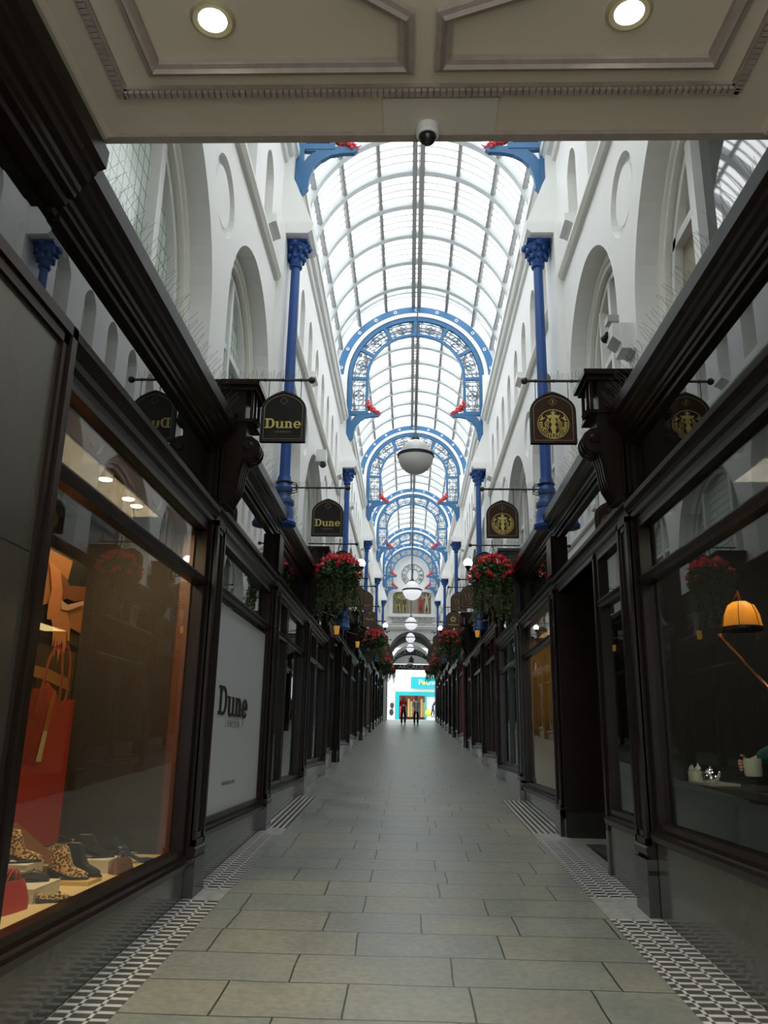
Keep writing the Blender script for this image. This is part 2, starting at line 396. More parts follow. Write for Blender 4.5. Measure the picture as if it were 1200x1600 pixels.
# upper walls, bay by bay
U0 = 2.04
BIG = (5.25, 5.45, 1.70, 1.50); SML = ((1.70, 6.05, 1.24, 1.05), (8.80, 6.05, 1.24, 1.05))
def arch_loop(yc, zs, r, zb, n=28, point=0.0):
    pts = [(yc+r, zb)]
    for (a, b) in arc(0, 0, 1, 0, 180, n):
        k = 1+point*(1-abs(a)); pts.append((yc+a*r, zs+b*r*k))
    pts.append((yc-r, zb)); return pts
NICHES = [1.20+1.157*i for i in range(8)]
def wall_bay(s, j):
    y0, y1 = bay_y(j); L = y1-y0; mb = MB()
    bigs = [a for a in (BIG,)+SML if a[0]+a[2] < L-.05]; ni = [y for y in NICHES if y+.4 < L]
    rnd = [y for y in (3.36, 7.14) if y+.5 < L]
    outer = [(0, 3.7), (L, 3.7), (L, 10.15), (0, 10.15)]
    rounds = [arc(y, 7.02, .42, 0, 349, 32) for y in rnd]
    nh = [arch_loop(y, 9.05, .27, 8.18, 12, .2) for y in ni]
    for (c0, th, k, rr) in ((U0+.035, .07, 2, True), (U0+.145, .15, 2, False), (U0+.30, .16, 3, False)):
        holes = [arch_loop(a[0], a[1], a[k], 4.0, 28, .03) for a in bigs]
        holes += nh if k == 2 else [arch_loop(y, 9.05, .23, 8.22, 12, .2) for y in ni]
        if rr: holes += rounds
        vf = cut2d(outer, holes, th)
        mb.mapped(vf, lambda a, b, c: (s*(c0+c), y0+a, b+OFF[j]), 0 if k == 2 else 1)
    for y in rnd:      # raised disc inside the roundel
        vf = cut2d(arc(0, 0, .31, 0, 349, 32), (), .045); mb.mapped(vf, lambda a, b, c: (s*(U0+.050+c), y0+y+a, b+7.02+OFF[j]))
    for a in bigs:     # roll moulding at the step of the reveal
        pts = [(s*(U0+.235), y0+p[0], p[1]+OFF[j]) for p in arch_loop(a[0], a[1], a[3]+.09, 4.1, 28, .03)]
        mb.tube(pts, .05, 6, 1)
    # unseen backing wall added behind everything so that no daylight passes
    mb.box(*sorted((s*(U0+.95), s*(U0+1.0))), y0, y1, 3.5+OFF[j], 10.6+OFF[j])
    o = struct(mb.build('wall_left' if s < 0 else 'wall_right', [WHITE, WHITE2])); return o
for s in (-1, 1):
    for j in range(6): wall_bay(s, j)

# windows behind the arches
wn = [0]
def window(tpl, s, y, z):
    wn[0] += 1
    if isinstance(tpl, list):
        e = link('window_%d' % wn[0], None, None, (0, y, z)); struct(e)
        ch = tpl[0]
        for nm, me in ch: link(nm, me, e)
        return e
def win_meshes(s, r, zs, kind):
    fr = MB(); X = U0+.33; zb = 4.0-zs
    loop = arch_loop(0, 0, r-.02, zb, 24, .03)
    inner = arch_loop(0, 0, r-.10, zb+.05, 24, .03)
    fr.mapped(cut2d(loop, [inner], .10), lambda a, b, c: (s*(X+c), a, b))
    def bar(y, w, z0, z1): fr.box(*sorted((s*(X-.07), s*(X+.05))), y-w/2, y+w/2, z0, z1)
    if kind == 'big':
        if s < 0:
            for y in (-.72, .72): bar(y, .12, zb, sqrt(max(0, (r-.05)**2-y*y)))
        else:
            bar(.74, .13, zb, r-.25); fr.box(*sorted((s*(X-.05), s*(X+.05))), .74, r-.05, .55, .64)
    elif kind == 'small':
        bar(0, .10, zb, r-.05)
        if s > 0: bar(.5, .06, zb, .8*r); bar(-.5, .06, zb, .8*r)
        fr.box(*sorted((s*(X-.05), s*(X+.05))), -r+.05, r-.05, .02, .10)
    else:
        bar(0, .03, zb, r); fr.box(*sorted((s*(X-.03), s*(X+.03))), -r, r, -.4, -.35)
    pn = MB(); pn.mapped(cut2d(arch_loop(0, 0, r-.06, zb+.02, 24, .03), (), .01), lambda a, b, c: (s*(X+.03+c), a, b))
    if s > 0 and kind == 'big':        # the half next to the entrance is clear glass, the other has a blind
        L1 = [(a, b) for a, b in arch_loop(0, 0, r-.06, zb+.02, 24, .03) if a < .68]+[(.68, zb+.02)]; L1 = [(.68, sqrt((r-.06)**2-.68**2)*1.01)]+L1
        p1 = MB(); p1.mapped(cut2d(L1, (), .01), lambda a, b, c: (s*(X+.015+c), a, b))
        return [('window_frame', fr.mesh('window_frame', TRIMW)), ('pane', pn.mesh('pane', BLIND)), ('pane', p1.mesh('pane', CLEARW))]
    me1 = fr.mesh('window_frame', TRIMW); me2 = pn.mesh('pane', LEADED if s < 0 and kind != 'niche' else BLIND)
    return [('window_frame', me1), ('pane', me2)]
def niche_meshes(s):
    fr = MB(); X = U0+.33
    fr.mapped(cut2d(arch_loop(0, 0, .23, -.83, 12, .2), [arch_loop(0, 0, .19, -.79, 12, .2)], .05), lambda a, b, c: (s*(X+c), a, b))
    fr.box(*sorted((s*(X-.03), s*(X+.03))), -.2, .2, -.42, -.38)
    pn = MB(); pn.mapped(cut2d(arch_loop(0, 0, .21, -.81, 12, .2), (), .01), lambda a, b, c: (s*(X+.03+c), a, b))
    return [('window_frame', fr.mesh('window_frame', TRIMW)), ('pane', pn.mesh('pane', BLIND))]
for s in (-1, 1):
    TB = win_meshes(s, BIG[3], BIG[1], 'big'); TSM = win_meshes(s, SML[0][3], SML[0][1], 'small'); TN = niche_meshes(s)
    for j in range(6):
        y0, y1 = bay_y(j); L = y1-y0
        for a, t in ((BIG, TB), (SML[0], TSM), (SML[1], TSM)):
            if a[0]+a[2] < L-.05: window([t], s, y0+a[0], a[1]+OFF[j])
        for y in NICHES:
            if y+.4 < L: window([TN], s, y0+y, 9.05+OFF[j])

# string course, vault cornice, sills, piers
for s in (-1, 1):
    for j in range(6):
        y0, y1 = bay_y(j); L = y1-y0; z = OFF[j]
        tn += 1; g = MB()
        pts = [(U0+.02, 7.84), (U0-.05, 7.86), (U0-.09, 7.92), (U0-.09, 7.97), (U0-.03, 8.02), (U0+.02, 8.06)]
        g.prism([(s*u, y0+.42, h+z) for u, h in pts], (0, L-.84, 0)); struct(g.build('trim_%d' % tn, WHITE2))
        tn += 1; g = MB()
        pts = [(U0+.3, 10.0), (U0, 10.0), (U0-.05, 10.02), (U0-.07, 10.10), (U0-.13, 10.12), (U0-.17, 10.20), (U0-.20, 10.21), (U0-.20, 10.34), (U0+.5, 10.42), (U0+.5, 10.2)]
        g.prism([(s*u, y0, h+z) for u, h in pts], (0, L, 0)); struct(g.build('trim_%d' % tn, CLOCKW))
        g = MB(); g.box(*sorted((s*(U0+.36), s*(U0+.46))), y0, y1, 10.35+z, 11.6+z); struct(g.build('wall_left' if s < 0 else 'wall_right', WHITE))
        for q in (2, 7):
            if NICHES[q]+.4 < L:
                tn += 1; g = MB(); yy = y0+NICHES[q]
                g.prism([(s*u, yy-.2, h+z) for u, h in ((U0+.05, 8.02), (U0-.10, 8.12), (U0-.16, 8.14), (U0-.16, 8.24), (U0+.05, 8.26))], (0, .4, 0)); struct(g.build('trim_%d' % tn, TRIMW))
OFFK = {0: 0, 1: 0, 2: 0, 3: .54, 4: 1.10, 5: 1.68}
for s in (-1, 1):
    for k in range(1, 6):
        y = BAY*k; z = OFFK[k]; tn += 1; g = MB()
        g.box(*sorted((s*(U0-.10), s*(U0+.2))), y-.36, y+.36, 3.9+z, 8.85+z)
        g.prism([(s*u, y-.33, h+z) for u, h in ((U0+.1, 8.70), (1.62, 8.70), (1.56, 8.76), (1.55, 8.90), (U0+.1, 8.90))], (0, .66, 0))
        g.prism([(s*u, y-.22, h+z) for u, h in ((U0+.1, 8.90), (1.60, 8.90), (1.60, 9.0), (1.84, 9.62), (1.90, 9.75), (1.90, 11.5), (U0+.5, 11.5), (U0+.5, 9.9), (U0+.1, 9.9))], (0, .44, 0))
        struct(g.build('trim_%d' % tn, WHITE))

# glazed barrel vault
ZC = 11.45; RV = 2.33; XV = .03
def vault(L, nr):
    parts = []
    rib = MB()
    def ring(mb, y, r0, r1, w, a0=-6, a1=186, n=40):
        V = []; F = []
        for i in range(n+1):
            a = radians(a0+(a1-a0)*i/n)
            for r in (r0, r1):
                for yy in (y-w/2, y+w/2): V.append((r*cos(a), yy, r*sin(a)))
        for i in range(n):
            b = i*4; c = b+4
            F += [(b, c, c+1, b+1), (b+2, b+3, c+3, c+2), (b, b+2, c+2, c), (b+1, c+1, c+3, b+3)]
        mb.add(V, F)
    ring(rib, 0, RV-.05, RV+.10, .155); rme = rib.mesh('roof_rib', RIBW)
    bars = MB(); n = int(L/.2334)
    for i in range(1, n): 
        if i % 5: ring(bars, i*.23333, RV+.04, RV+.075, .024, 4, 176, 28)
    bme = bars.mesh('glazing_bars', RIBW)
    pl = MB(); a = 0
    pl.box(-.038, .038, 0, L, RV-.03, RV+.06); pme = pl.mesh('purlin', PURL)
    rd = MB(); rd.box(-.135, -.030, 0, L, RV-.06, RV+.06); rd.box(.030, .135, 0, L, RV-.06, RV+.06)
    rd2 = rd.mesh('ridge_beam', PURL)
    gl = MB(); N = 32
    V = [((RV+.11)*cos(radians(-8+196*i/N)), yy, (RV+.11)*sin(radians(-8+196*i/N))) for i in range(N+1) for yy in (0, L)]
    gl.add(V, [(2*i, 2*i+2, 2*i+3, 2*i+1) for i in range(N)]); gme = gl.mesh('roof_glass', ROOFGL, True)
    return rme, bme, pme, rd2, gme
for j in range(6):
    y0, y1 = bay_y(j); L = y1-y0; nr = round(L/1.16667)
    if j in (0, 5): VM = vault(L, nr)
    elif j == 1: VM = vault(L, nr)
    e = link('ceiling', None, None, (XV, y0, ZC+OFF[j])); struct(e)
    for i in range(nr+1 if j == 5 else nr): link('roof_rib', VM[0], e, (0, i*1.16667+.05, 0))
    link('glazing_bars', VM[1], e); link('ridge_beam', VM[3], e); link('roof_glass', VM[4], e)
    for dg in (-88, -66, -44, -22, 22, 44, 66, 88):
        p = link('purlin', VM[2], e); p.rotation_euler = (0, radians(dg), 0)
# plaster lunettes where one bay of roof steps up to the next
for k in range(3, 7):
    lo = OFF[k-2] if k < 7 else 0; hi = OFF[k-1]
    if k > 5: lo, hi = OFF[4], OFF[5]
    y = BAY*(k-1)
    outer = [(2.26, 10.4+lo), (2.6, 10.4+lo), (2.6, ZC+hi+.2)]+[(p[0], p[1]) for p in arc(0, ZC+hi, 2.5, 5, 175, 36)]+[(-2.6, ZC+hi+.2), (-2.6, 10.4+lo), (-2.26, 10.4+lo)]+arc(0, ZC+lo, 2.26, 180, 0, 36)
    g = MB(); g.mapped(cut2d(outer, (), .06), front(XV, y+.12, 0)); tn += 1; struct(g.build('trim_%d' % tn, WHITE))
# near gable above the canopy
g = MB(); outer = [(-3.05, 4.7), (3.05, 4.7), (3.05, 11)]+arc(0, ZC, 2.6, 0, 180, 30)+[(-3.05, 11)]
g.mapped(cut2d(outer, (), .2), front(0, -.1, 0)); struct(g.build('wall_near', WHITE))

# entrance canopy: flat beige ceiling with plaster mouldings
YC = 3.47; ZCE = 4.6
cg = MB(); cg.box(-2.0, 2.0, -1.8, YC, ZCE, ZCE+.25); cg.box(-2.0, 2.0, YC-.03, YC+.02, ZCE-.025, ZCE+.3, 1)
can = struct(cg.build('ceiling', [BEIGE, MOULD]))
def cz(x, y, h): return (x, y, ZCE-h)
tn += 1; g = MB()
prof = [(-.035, -.01), (-.035, .03), (-.02, .045), (-.012, .035), (0, .055), (.012, .035), (.02, .045), (.035, .03), (.035, -.01)]
prof = [(-.035, -.01), (-.035, .03), (-.012, .034), (0, .05), (.012, .034), (.035, .03), (.035, -.01)]
def panel(xa, xb, yb, sgn):
    # L-shaped foot of the panel with a curved side that runs round a central boss
    p = [(xa, yb), (xb, yb)]
    if sgn < 0:   # left panel: xa outer left, xb near centre
        p = [(xb, yb), (xa, yb), (xa-.07, 1.0), (-.85, .6)]
        p += [(-.36+.75*cos(t)*0-.36*0+q, w) for t, q, w in ()]
        p += [(-.80, 1.6), (-.70, 2.0), (-.56, 2.32), (-.34, 2.60), (xb, 2.74)]
    else:
        p = [(xa, yb), (xb, yb), (xb+.07, 1.0), (.95, .6), (.90, 1.6), (.80, 2.0), (.66, 2.32), (.44, 2.60), (xa, 2.74)]
        p = p
    return p
frame_sweep(g, panel(-1.30, -.126, 3.01, -1), prof, cz)
struct(g.build('trim_%d' % tn, MOULD))
tn += 1; g = MB(); frame_sweep(g, panel(.04, 1.265, 3.0, 1), prof, cz); struct(g.build('trim_%d' % tn, MOULD))
tn += 1; g = MB()
g.box(-1.50, 1.43, 3.13, 3.19, ZCE-.018, ZCE); g.box(-1.53, -1.47, 0, 3.19, ZCE-.018, ZCE); g.box(1.40, 1.46, 0, 3.19, ZCE-.018, ZCE)
for i in range(98): x = -1.48+i*.03; g.box(x-.011, x+.011, 3.142, 3.178, ZCE-.034, ZCE-.018)
for i in range(60):
    y = 1.4+i*.03
    for x in (-1.5, 1.43): g.box(x-.018, x+.018, y-.011, y+.011, ZCE-.034, ZCE-.018)
struct(g.build('trim_%d' % tn, MOULD))
tn += 1; g = MB()
for s in (-1, 1): g.prism([(s*u, -1.8, h) for u, h in ((1.72, ZCE), (1.66, ZCE), (1.68, ZCE-.03), (1.76, ZCE-.04), (1.80, ZCE))], (0, 1.8+YC-.02, 0))
struct(g.build('trim_%d' % tn, BEIGE))
# downlights, blanking plate and dome camera
for x, y, l in ((-.965, 2.76, 'round recessed downlight left of centre, glowing in the beige canopy ceiling'), (.82, 2.745, 'round recessed downlight right of centre, glowing in the beige canopy ceiling')):
    t = thing('recessed_downlight', l, 'ceiling light', (x, y, ZCE), 0, 'canopy downlights')
    g = MB(); g.lathe([(.062, -.004), (.062, -.012), (.085, -.016), (.098, -.008), (.098, 0), (.07, 0)], n=32); g.build('rim', RIM, t, True)
    g = MB(); g.lathe([(.0001, -.006), (.062, -.008), (.062, -.002)], n=24, caps=False); g.build('lamp', DOWN, t)
    L = bpy.data.lights.new('downlight_beam', 'SPOT'); L.energy = 60; L.spot_size = radians(120); L.spot_blend = .8; L.color = (1, .9, .75); L.shadow_soft_size = .06
    lo = bpy.data.objects.new('downlight_beam', L); COL.objects.link(lo); lo.parent = t; lo.location = (0, 0, -.03)
t = thing('dome_camera', 'small dark dome security camera on a white plate at the canopy edge', 'security camera', (-.02, 3.40, ZCE))
g = MB(); g.box(-.22, .34, -.19, .06, -.014, 0); g.build('mounting_plate', mat('pale_cream_plate', (.68, .64, .55), .4), t)
g = MB(); g.lathe([(.058, -.012), (.058, -.06), (.05, -.07)], n=24); g.build('housing', TRIMW, t, True)
g = MB(); g.ball((0, 0, -.07), .045, 20, 8, z1=0.0); g.build('dome', mat('dark_dome', (.02, .02, .025), .08), t, True)

# ------------------------------------------------------------------ columns and arches of blue ironwork
def col_meshes():
    sh = MB(); sh.lathe([(.076, 5.05), (.074, 6.5), (.068, 8.30), (.068, 8.36)], n=20)
    cp = MB(); cp.lathe([(.09, 8.30), (.10, 8.33), (.085, 8.36), (.10, 8.42), (.12, 8.52), (.165, 8.62), (.175, 8.66)], n=20)
    cp.box(-.17, .17, -.17, .17, 8.66, 8.71)
    for lay, (z, r, n) in enumerate(((8.46, .12, 8), (8.56, .155, 8), (8.63, .19, 4))):
        for i in range(n):
            a = 2*pi*(i+.5*lay)/n; c = (r*cos(a), r*sin(a), z)
            cp.ball(c, .038 if lay < 2 else .05, 7, 5, sc=(1, 1, 1.15)); cp.ball((c[0]*1.1, c[1]*1.1, z-.03), .022, 6, 4)
    bs = MB(); bs.lathe([(.02, 4.33), (.185, 4.36), (.19, 4.40), (.165, 4.44), (.155, 4.56), (.135, 4.62), (.15, 4.66), (.15, 4.70), (.105, 4.76), (.10, 4.82), (.12, 4.86), (.12, 4.90), (.098, 4.93), (.09, 5.05)], n=24)
    sp = MB()
    for i in range(8):
        z = 4.52+i*.045; r = .175-.005*i
        sp.tube([(r*cos(t*pi/8), r*sin(t*pi/8), z+.01*sin(t)) for t in range(17)], .0022, 4)
    br = MB(); br.box(-.05, .05, -.05, .05, 8.71, 8.76)
    return sh.mesh('shaft', DBLUE, True), cp.mesh('capital', DBLUE, True), bs.mesh('pendant_base', DBLUE, True), sp.mesh('bird_wire', STEEL)
CM = col_meshes()
ordn = ['nearest', 'second', 'third', 'fourth', 'farthest']
for s in (-1, 1):
    for k in range(1, 6):
        t = thing('iron_column', 'slim deep blue iron column on the white %s wall, %s of its five' % ('left' if s < 0 else 'right', ordn[k-1]), 'column', (s*1.785-.035, BAY*k-.02, OFFK[k]), 0, 'blue iron columns')
        for nm, me in zip(('shaft', 'capital', 'pendant_base', 'bird_wire'), CM): link(nm, me, t)

def arch_parts():
    P = []
    def pf(a, b, c): return (a, -c, b)
    ob = MB(); loop = [(2.25, -.75)]+arc(0, 0, 2.25, 0, 180, 60)+[(-2.25, -.75), (-2.04, -.75)]+arc(0, 0, 2.04, 180, 0, 60)+[(2.04, -.75)]
    ob.mapped(cut2d(loop, (), .10), pf); P.append(('outer_band', ob.mesh('outer_band', BLUE)))
    wb = MB(); loop = [(2.04, -1.0)]+arc(0, 0, 2.04, 0, 180, 60)+[(-2.04, -1.0), (-1.93, -1.0)]+arc(0, 0, 1.93, 180, 0, 60)+[(1.93, -1.0)]
    wb.mapped(cut2d(loop, (), .16), pf); P.append(('white_rib', wb.mesh('white_rib', TRIMW)))
    fr = MB()
    def uloop(r, zb): return [(r, zb)]+arc(0, 0, r, 0, 180, 56)+[(-r, zb)]
    loop = uloop(1.92, -1.85)+uloop(1.80, -1.85)[::-1]; fr.mapped(cut2d(loop, (), .10), pf)
    loop = uloop(1.40, -1.02)+uloop(1.33, -1.02)[::-1]; fr.mapped(cut2d(loop, (), .10), pf)
    for s in (-1, 1):
        fr.box(*sorted((s*1.33, s*1.85)), -.05, .05, -1.10, -1.00)
        fr.box(*sorted((s*1.36, s*1.85)), -.045, .045, -.05, .03)
    for a in (30, 60, 90, 120, 150):
        d = radians(a); w = .045 if a != 90 else .06
        q = [(1.38*cos(d)-w*sin(d), 1.38*sin(d)+w*cos(d)), (1.83*cos(d)-w*sin(d), 1.83*sin(d)+w*cos(d)), (1.83*cos(d)+w*sin(d), 1.83*sin(d)-w*cos(d)), (1.38*cos(d)+w*sin(d), 1.38*sin(d)-w*cos(d))]
        fr.prism([(p[0], -.045, p[1]) for p in q], (0, .09, 0))
    P.append(('lattice_frame', fr.mesh('lattice_frame', BLUE)))
    # spandrel brackets with a pierced star
    for s in (-1, 1):
        b = MB(); pts = [(1.92, -1.05), (1.92, -1.74), (1.80, -1.90), (1.72, -1.80), (1.70, -1.60), (1.64, -1.42), (1.54, -1.30), (1.40, -1.21), (1.22, -1.17), (1.03, -1.16), (.98, -1.11), (1.00, -1.05)]
        hole = [(1.80, -1.12), (1.62, -1.13), (1.68, -1.18), (1.73, -1.26), (1.78, -1.33), (1.82, -1.24)]
        hole2 = [(1.60, -1.12), (1.50, -1.12), (1.56, -1.16), (1.61, -1.19)]
        b.mapped(cut2d([(s*x, z) for x, z in pts], [[(s*x, z) for x, z in hole]], .08), pf)
        b.mapped(strip2d([(s*x, z) for x, z in ((1.64, -1.12), (1.74, -1.22), (1.81, -1.34))], .02, .03), pf)
        P.append(('bracket', b.mesh('bracket', BLUE)))
        f = MB(); rr = random.Random(3)
        for i in range(40):
            u = i/39; x = 1.36-.02*u-.30*u**1.6; z = -.70-.36*u**.75
            f.ball((s*(x+rr.uniform(-.055, .045)), rr.uniform(-.06, .03), z+rr.uniform(-.05, .05)), rr.uniform(.024, .042)+.016*sin(u*pi), 6, 4)
        for i in range(7):
            u = i/6; f.tube([(s*(1.30-.3*u), -.02, -.80-.28*u), (s*(1.24-.3*u), -.06, -.84-.28*u)], [.02, .004], 5)
        f.tube([(s*1.04, -.02, -1.04), (s*.97, -.03, -1.06), (s*.92, -.03, -1.02)], [.02, .014, .004], 6)
        P.append(('red_flower_finial', f.mesh('red_flower_finial', RED, True)))
    # lattice panels
    def to_polar(a0):
        return lambda t, r: ((1.60+r)*cos(radians(a0)+t/1.6), (1.60+r)*sin(radians(a0)+t/1.6))
    def panel(fn, hw):
        m = MB(); hr = .19; W = .013
        def ln(pts, w=W, closed=False): m.mapped(strip2d([fn(*p) for p in pts], w, .03, closed), pf)
        def seg(a, b, n=6): return [(a[0]+(b[0]-a[0])*i/n, a[1]+(b[1]-a[1])*i/n) for i in range(n+1)]
        for r in (-hr, -.13, .13, hr): ln(seg((-hw, r), (hw, r)))
        for t in (-hw, -hw*.72, hw*.72, hw): ln(seg((t, -hr), (t, hr)))
        ln([(.155*cos(q*pi/12), .155*sin(q*pi/12)) for q in range(24)], W, True)
        ln([(.055*cos(q*pi/6), .055*sin(q*pi/6)) for q in range(12)], W, True)
        for q in range(4):
            cx, cy = .10*cos(q*pi/2+pi/4), .10*sin(q*pi/2+pi/4)
            ln([(cx+.055*cos(w*pi/6), cy+.055*sin(w*pi/6)) for w in range(12)], W*.8, True)
        for q in (0, pi/2): ln(seg((-.19*cos(q)*(hw/.19 if q == 0 else 1), -.19*sin(q)), (.19*cos(q)*(hw/.19 if q == 0 else 1), .19*sin(q))))
        for a in (-1, 1):
            for b in (-1, 1):
                ln([(a*hw*.72+.045*cos(w*pi/5), b*.13+.045*sin(w*pi/5)) for w in range(10)], W*.8, True)
        return m.mesh('lattice_panel', LATT)
    for a in (15, 45, 75, 105, 135, 165): P.append(('lattice_panel', panel(to_polar(a), .37)))
    for s in (-1, 1): P.append(('lattice_panel', panel(lambda t, r: (s*(1.60+r), -.52+t), .42)))
    # white medallions with red centres on the outer band
    me = MB(); me.lathe([(.0001, -.075), (.045, -.072), (.05, -.05)], n=16, axis='Y', caps=False); me.lathe([(.0001, -.085), (.02, -.082), (.024, -.07)], n=12, axis='Y', mi=1, caps=False)
    mm = me.mesh('medallion', [TRIMW, mat('dark_red_boss', (.18, .03, .05), .4)])
    for i in range(-5, 6): P.append(('medallion', mm, (2.145*sin(radians(i*16.3)), 0, 2.145*cos(radians(i*16.3)))))
    return P
AP = arch_parts()
al = {1: 'blue iron arch at the nearest columns, only its brackets showing below the canopy', 2: 'largest full blue iron arch with lattice band, in front of the nearest hanging globe',
      3: 'blue lattice iron arch standing directly behind the nearest hanging globe lamp', 4: 'blue lattice iron arch seen through the one behind the nearest globe', 5: 'blue lattice iron arch two before the clock wall, its crown just above the clock', 6: 'darkest, farthest blue lattice arch set close around the clock dial'}
for k in range(1, 7):
    y = BAY*k if k < 6 else 58.25; z = {**OFFK, 6: 1.95}[k]
    t = thing('blue_iron_arch', al[k], 'arch', (XV, y-.05, ZC+z), 0, 'blue iron arches across the arcade')
    for p in AP: link(p[0], p[1], t, p[2] if len(p) > 2 else None)

# hanging globes
def globe_meshes():
    lo = MB(); lo.ball((0, 0, 0), .255, 28, 10, z1=.06); up = MB(); up.lathe([(.245, .02), (.225, .09), (.185, .16), (.13, .22), (.06, .26), (.02, .27)], n=28)
    bd = MB(); bd.lathe([(.262, -.005), (.268, .0), (.268, .035), (.262, .04), (.24, .04), (.24, -.005), (.262, -.005)], n=32, caps=False)
    bl = MB(); bl.tube([(.19*cos(radians(a)), 0, .03+.24*sin(radians(a))) for a in range(0, 181, 12)], .008, 6); bl.lathe([(.05, .26), (.06, .28), (.03, .33), (.012, .36)], n=14)
    return [('lower_bowl', lo.mesh('lower_bowl', GLOBE, True)), ('upper_dome', up.mesh('upper_dome', GLOBETOP, True)), ('band', bd.mesh('band', BLACKM, True)), ('bail', bl.mesh('bail', BLACKM, True))]
GM = globe_meshes()
GLOBE = mat('lit_opal_globe', (.85, .85, .9), .25, emit=((.93, .93, 1), .30)); GLOBETOP = mat('lit_frosted_top', (.75, .76, .78), .2, emit=((.93, .93, 1), .15))
GL = globe_meshes()
gl = ['largest and nearest hanging opal globe lamp with a black band', 'opal globe lamp hanging in front of the clock wall figures', 'opal globe lamp hanging over the carved frieze below the clock', 'opal globe lamp hanging inside the top of the dark pointed arch', 'small opal globe lamp hanging before the white crescent over the far exit', 'smallest opal globe lamp, hanging just above the word ARCADE']
for i, (y, z, zt) in enumerate(((11.0, 5.54, 13.7), (21.6, 5.50, 13.7), (32.6, 6.14, 14.2), (43.4, 6.88, 14.8), (53.0, 7.40, 15.3), (62.0, 7.10, 9.0))):
    t = thing('globe_lamp', gl[i], 'hanging lamp', (-.02, y, z), 0, 'opal globe lamps on the centre line')
    for nm, me in (GM if i == 0 else GL): link(nm, me, t)
    if i < 5:
        g = MB(); g.tube([(0, 0, .34), (XV+.02, 0, zt-z)], .009, 5); g.build('hanging_rod', STEEL, t)
    else:
        g = MB(); g.tube([(0, 0, .34), (0, 0, zt-z)], .012, 5); g.build('hanging_rod', STEEL, t)

# ------------------------------------------------------------------ SHOPFRONTS
def zo(i): return [0, 0, .05, .08, .10, .55, .56, .58, 1.08, 1.10, 1.12, 1.62, 1.64, 1.66, 2.15, 2.17, 2.2][i]
def yp(mb, s, pts, y0, y1, mi=0): mb.prism([(SX(s, u), y0, z) for u, z in pts], (0, y1-y0, 0), mi)
def ub(mb, s, u0, u1, y0, y1, z0, z1, mi=0): mb.box(*sorted((SX(s, u0), SX(s, u1))), y0, y1, z0, z1, mi)
CORN = [(2.0, 4.13), (1.875, 4.13), (1.865, 4.17), (1.835, 4.175), (1.83, 4.205), (1.815, 4.21), (1.81, 4.24), (1.78, 4.265), (1.765, 4.30), (1.745, 4.31), (1.735, 4.335), (1.695, 4.35), (1.69, 4.45), (1.70, 4.47), (2.10, 4.50)]
FASM = [(2.0, 3.40), (1.86, 3.40), (1.855, 3.44), (1.83, 3.46), (1.825, 3.50), (1.80, 3.52), (1.785, 3.56), (1.78, 3.60), (1.80, 3.61), (1.83, 3.62), (1.85, 3.66), (2.0, 3.67)]
def console(s, y, z, par, wood=WOOD):
    """scroll bracket and roofed box on a pilaster"""
    m = MB(); w = .29; y += .02
    S = [(1.83, 3.60), (1.74, 3.60), (1.72, 3.66), (1.685, 3.72), (1.665, 3.80), (1.65, 3.92), (1.625, 4.02), (1.60, 4.08), (1.60, 4.42), (1.83, 4.42)]
    yp(m, s, [(u, h+z) for u, h in S], y, y+w)
    for q in range(4):
        yy = y+.025+q*.07
        S2 = [(1.80, 3.62), (1.72, 3.62), (1.70, 3.67), (1.665, 3.73), (1.645, 3.81), (1.63, 3.93), (1.605, 4.02), (1.58, 4.08), (1.60, 4.2), (1.80, 4.2)]
        yp(m, s, [(u, h+z) for u, h in S2], yy, yy+.03)
    for q in range(3):       # rolled scroll, ribbed
        m.lathe([(.115-.012*q % 2, y+.005+q*.085), (.125, y+.03+q*.085), (.125, y+.055+q*.085), (.112, y+.08+q*.085)], (SX(s, 1.59), 0, 4.15+z), 20, axis='Y')
    m.lathe([(.035, y-.012), (.05, y), (.05, y+w), (.035, y+w+.012)], (SX(s, 1.575), 0, 4.16+z), 14, axis='Y')
    m.build('scroll_bracket', wood, par, True)
    b = MB(); ub(b, s, 1.62, 2.0, y-.02, y+w+.05, 4.42+z, 4.72+z)
    for yy in (y-.02, y+.12, y+w+.02): ub(b, s, 1.545, 1.575, yy, yy+.03, 4.42+z, 4.72+z)
    ub(b, s, 1.535, 2.0, y-.03, y+w+.06, 4.40+z, 4.43+z)
    ub(b, s, 1.52, 2.0, y-.05, y+w+.08, 4.71+z, 4.75+z); ub(b, s, 1.49, 2.0, y-.09, y+w+.12, 4.75+z, 4.80+z)
    b.prism([(SX(s, 1.57), y+.05, 4.44+z), (SX(s, 1.52), y+.05, 4.40+z), (SX(s, 1.50), y+.05, 4.44+z), (SX(s, 1.55), y+.05, 4.48+z)], (0, .12, 0))
    b.build('console_box', wood, par)
def pane_box(mb, s, u0, u1, y0, y1, z0, z1, wf=.05):
    """rectangular window frame"""
    ub(mb, s, u0, u1, y0, y0+wf, z0, z1); ub(mb, s, u0, u1, y1-wf, y1, z0, z1); ub(mb, s, u0, u1, y0+wf, y1-wf, z1-wf, z1); ub(mb, s, u0, u1, y0+wf, y1-wf, z0, z0+wf)
def panel_strip(mb, s, y0, y1, z0, z1):
    ub(mb, s, 1.83, 1.95, y0, y1, z0, z1)
    for a, u in ((0, 1.79), (.035, 1.805)):
        ub(mb, s, u, 1.84, y0+a, y0+a+.035, z0+a, z1-a); ub(mb, s, u, 1.84, y1-a-.035, y1-a, z0+a, z1-a)
        ub(mb, s, u, 1.84, y0+a, y1-a, z1-a-.04, z1-a); ub(mb, s, u, 1.84, y0+a, y1-a, z0+a, z0+a+.04)
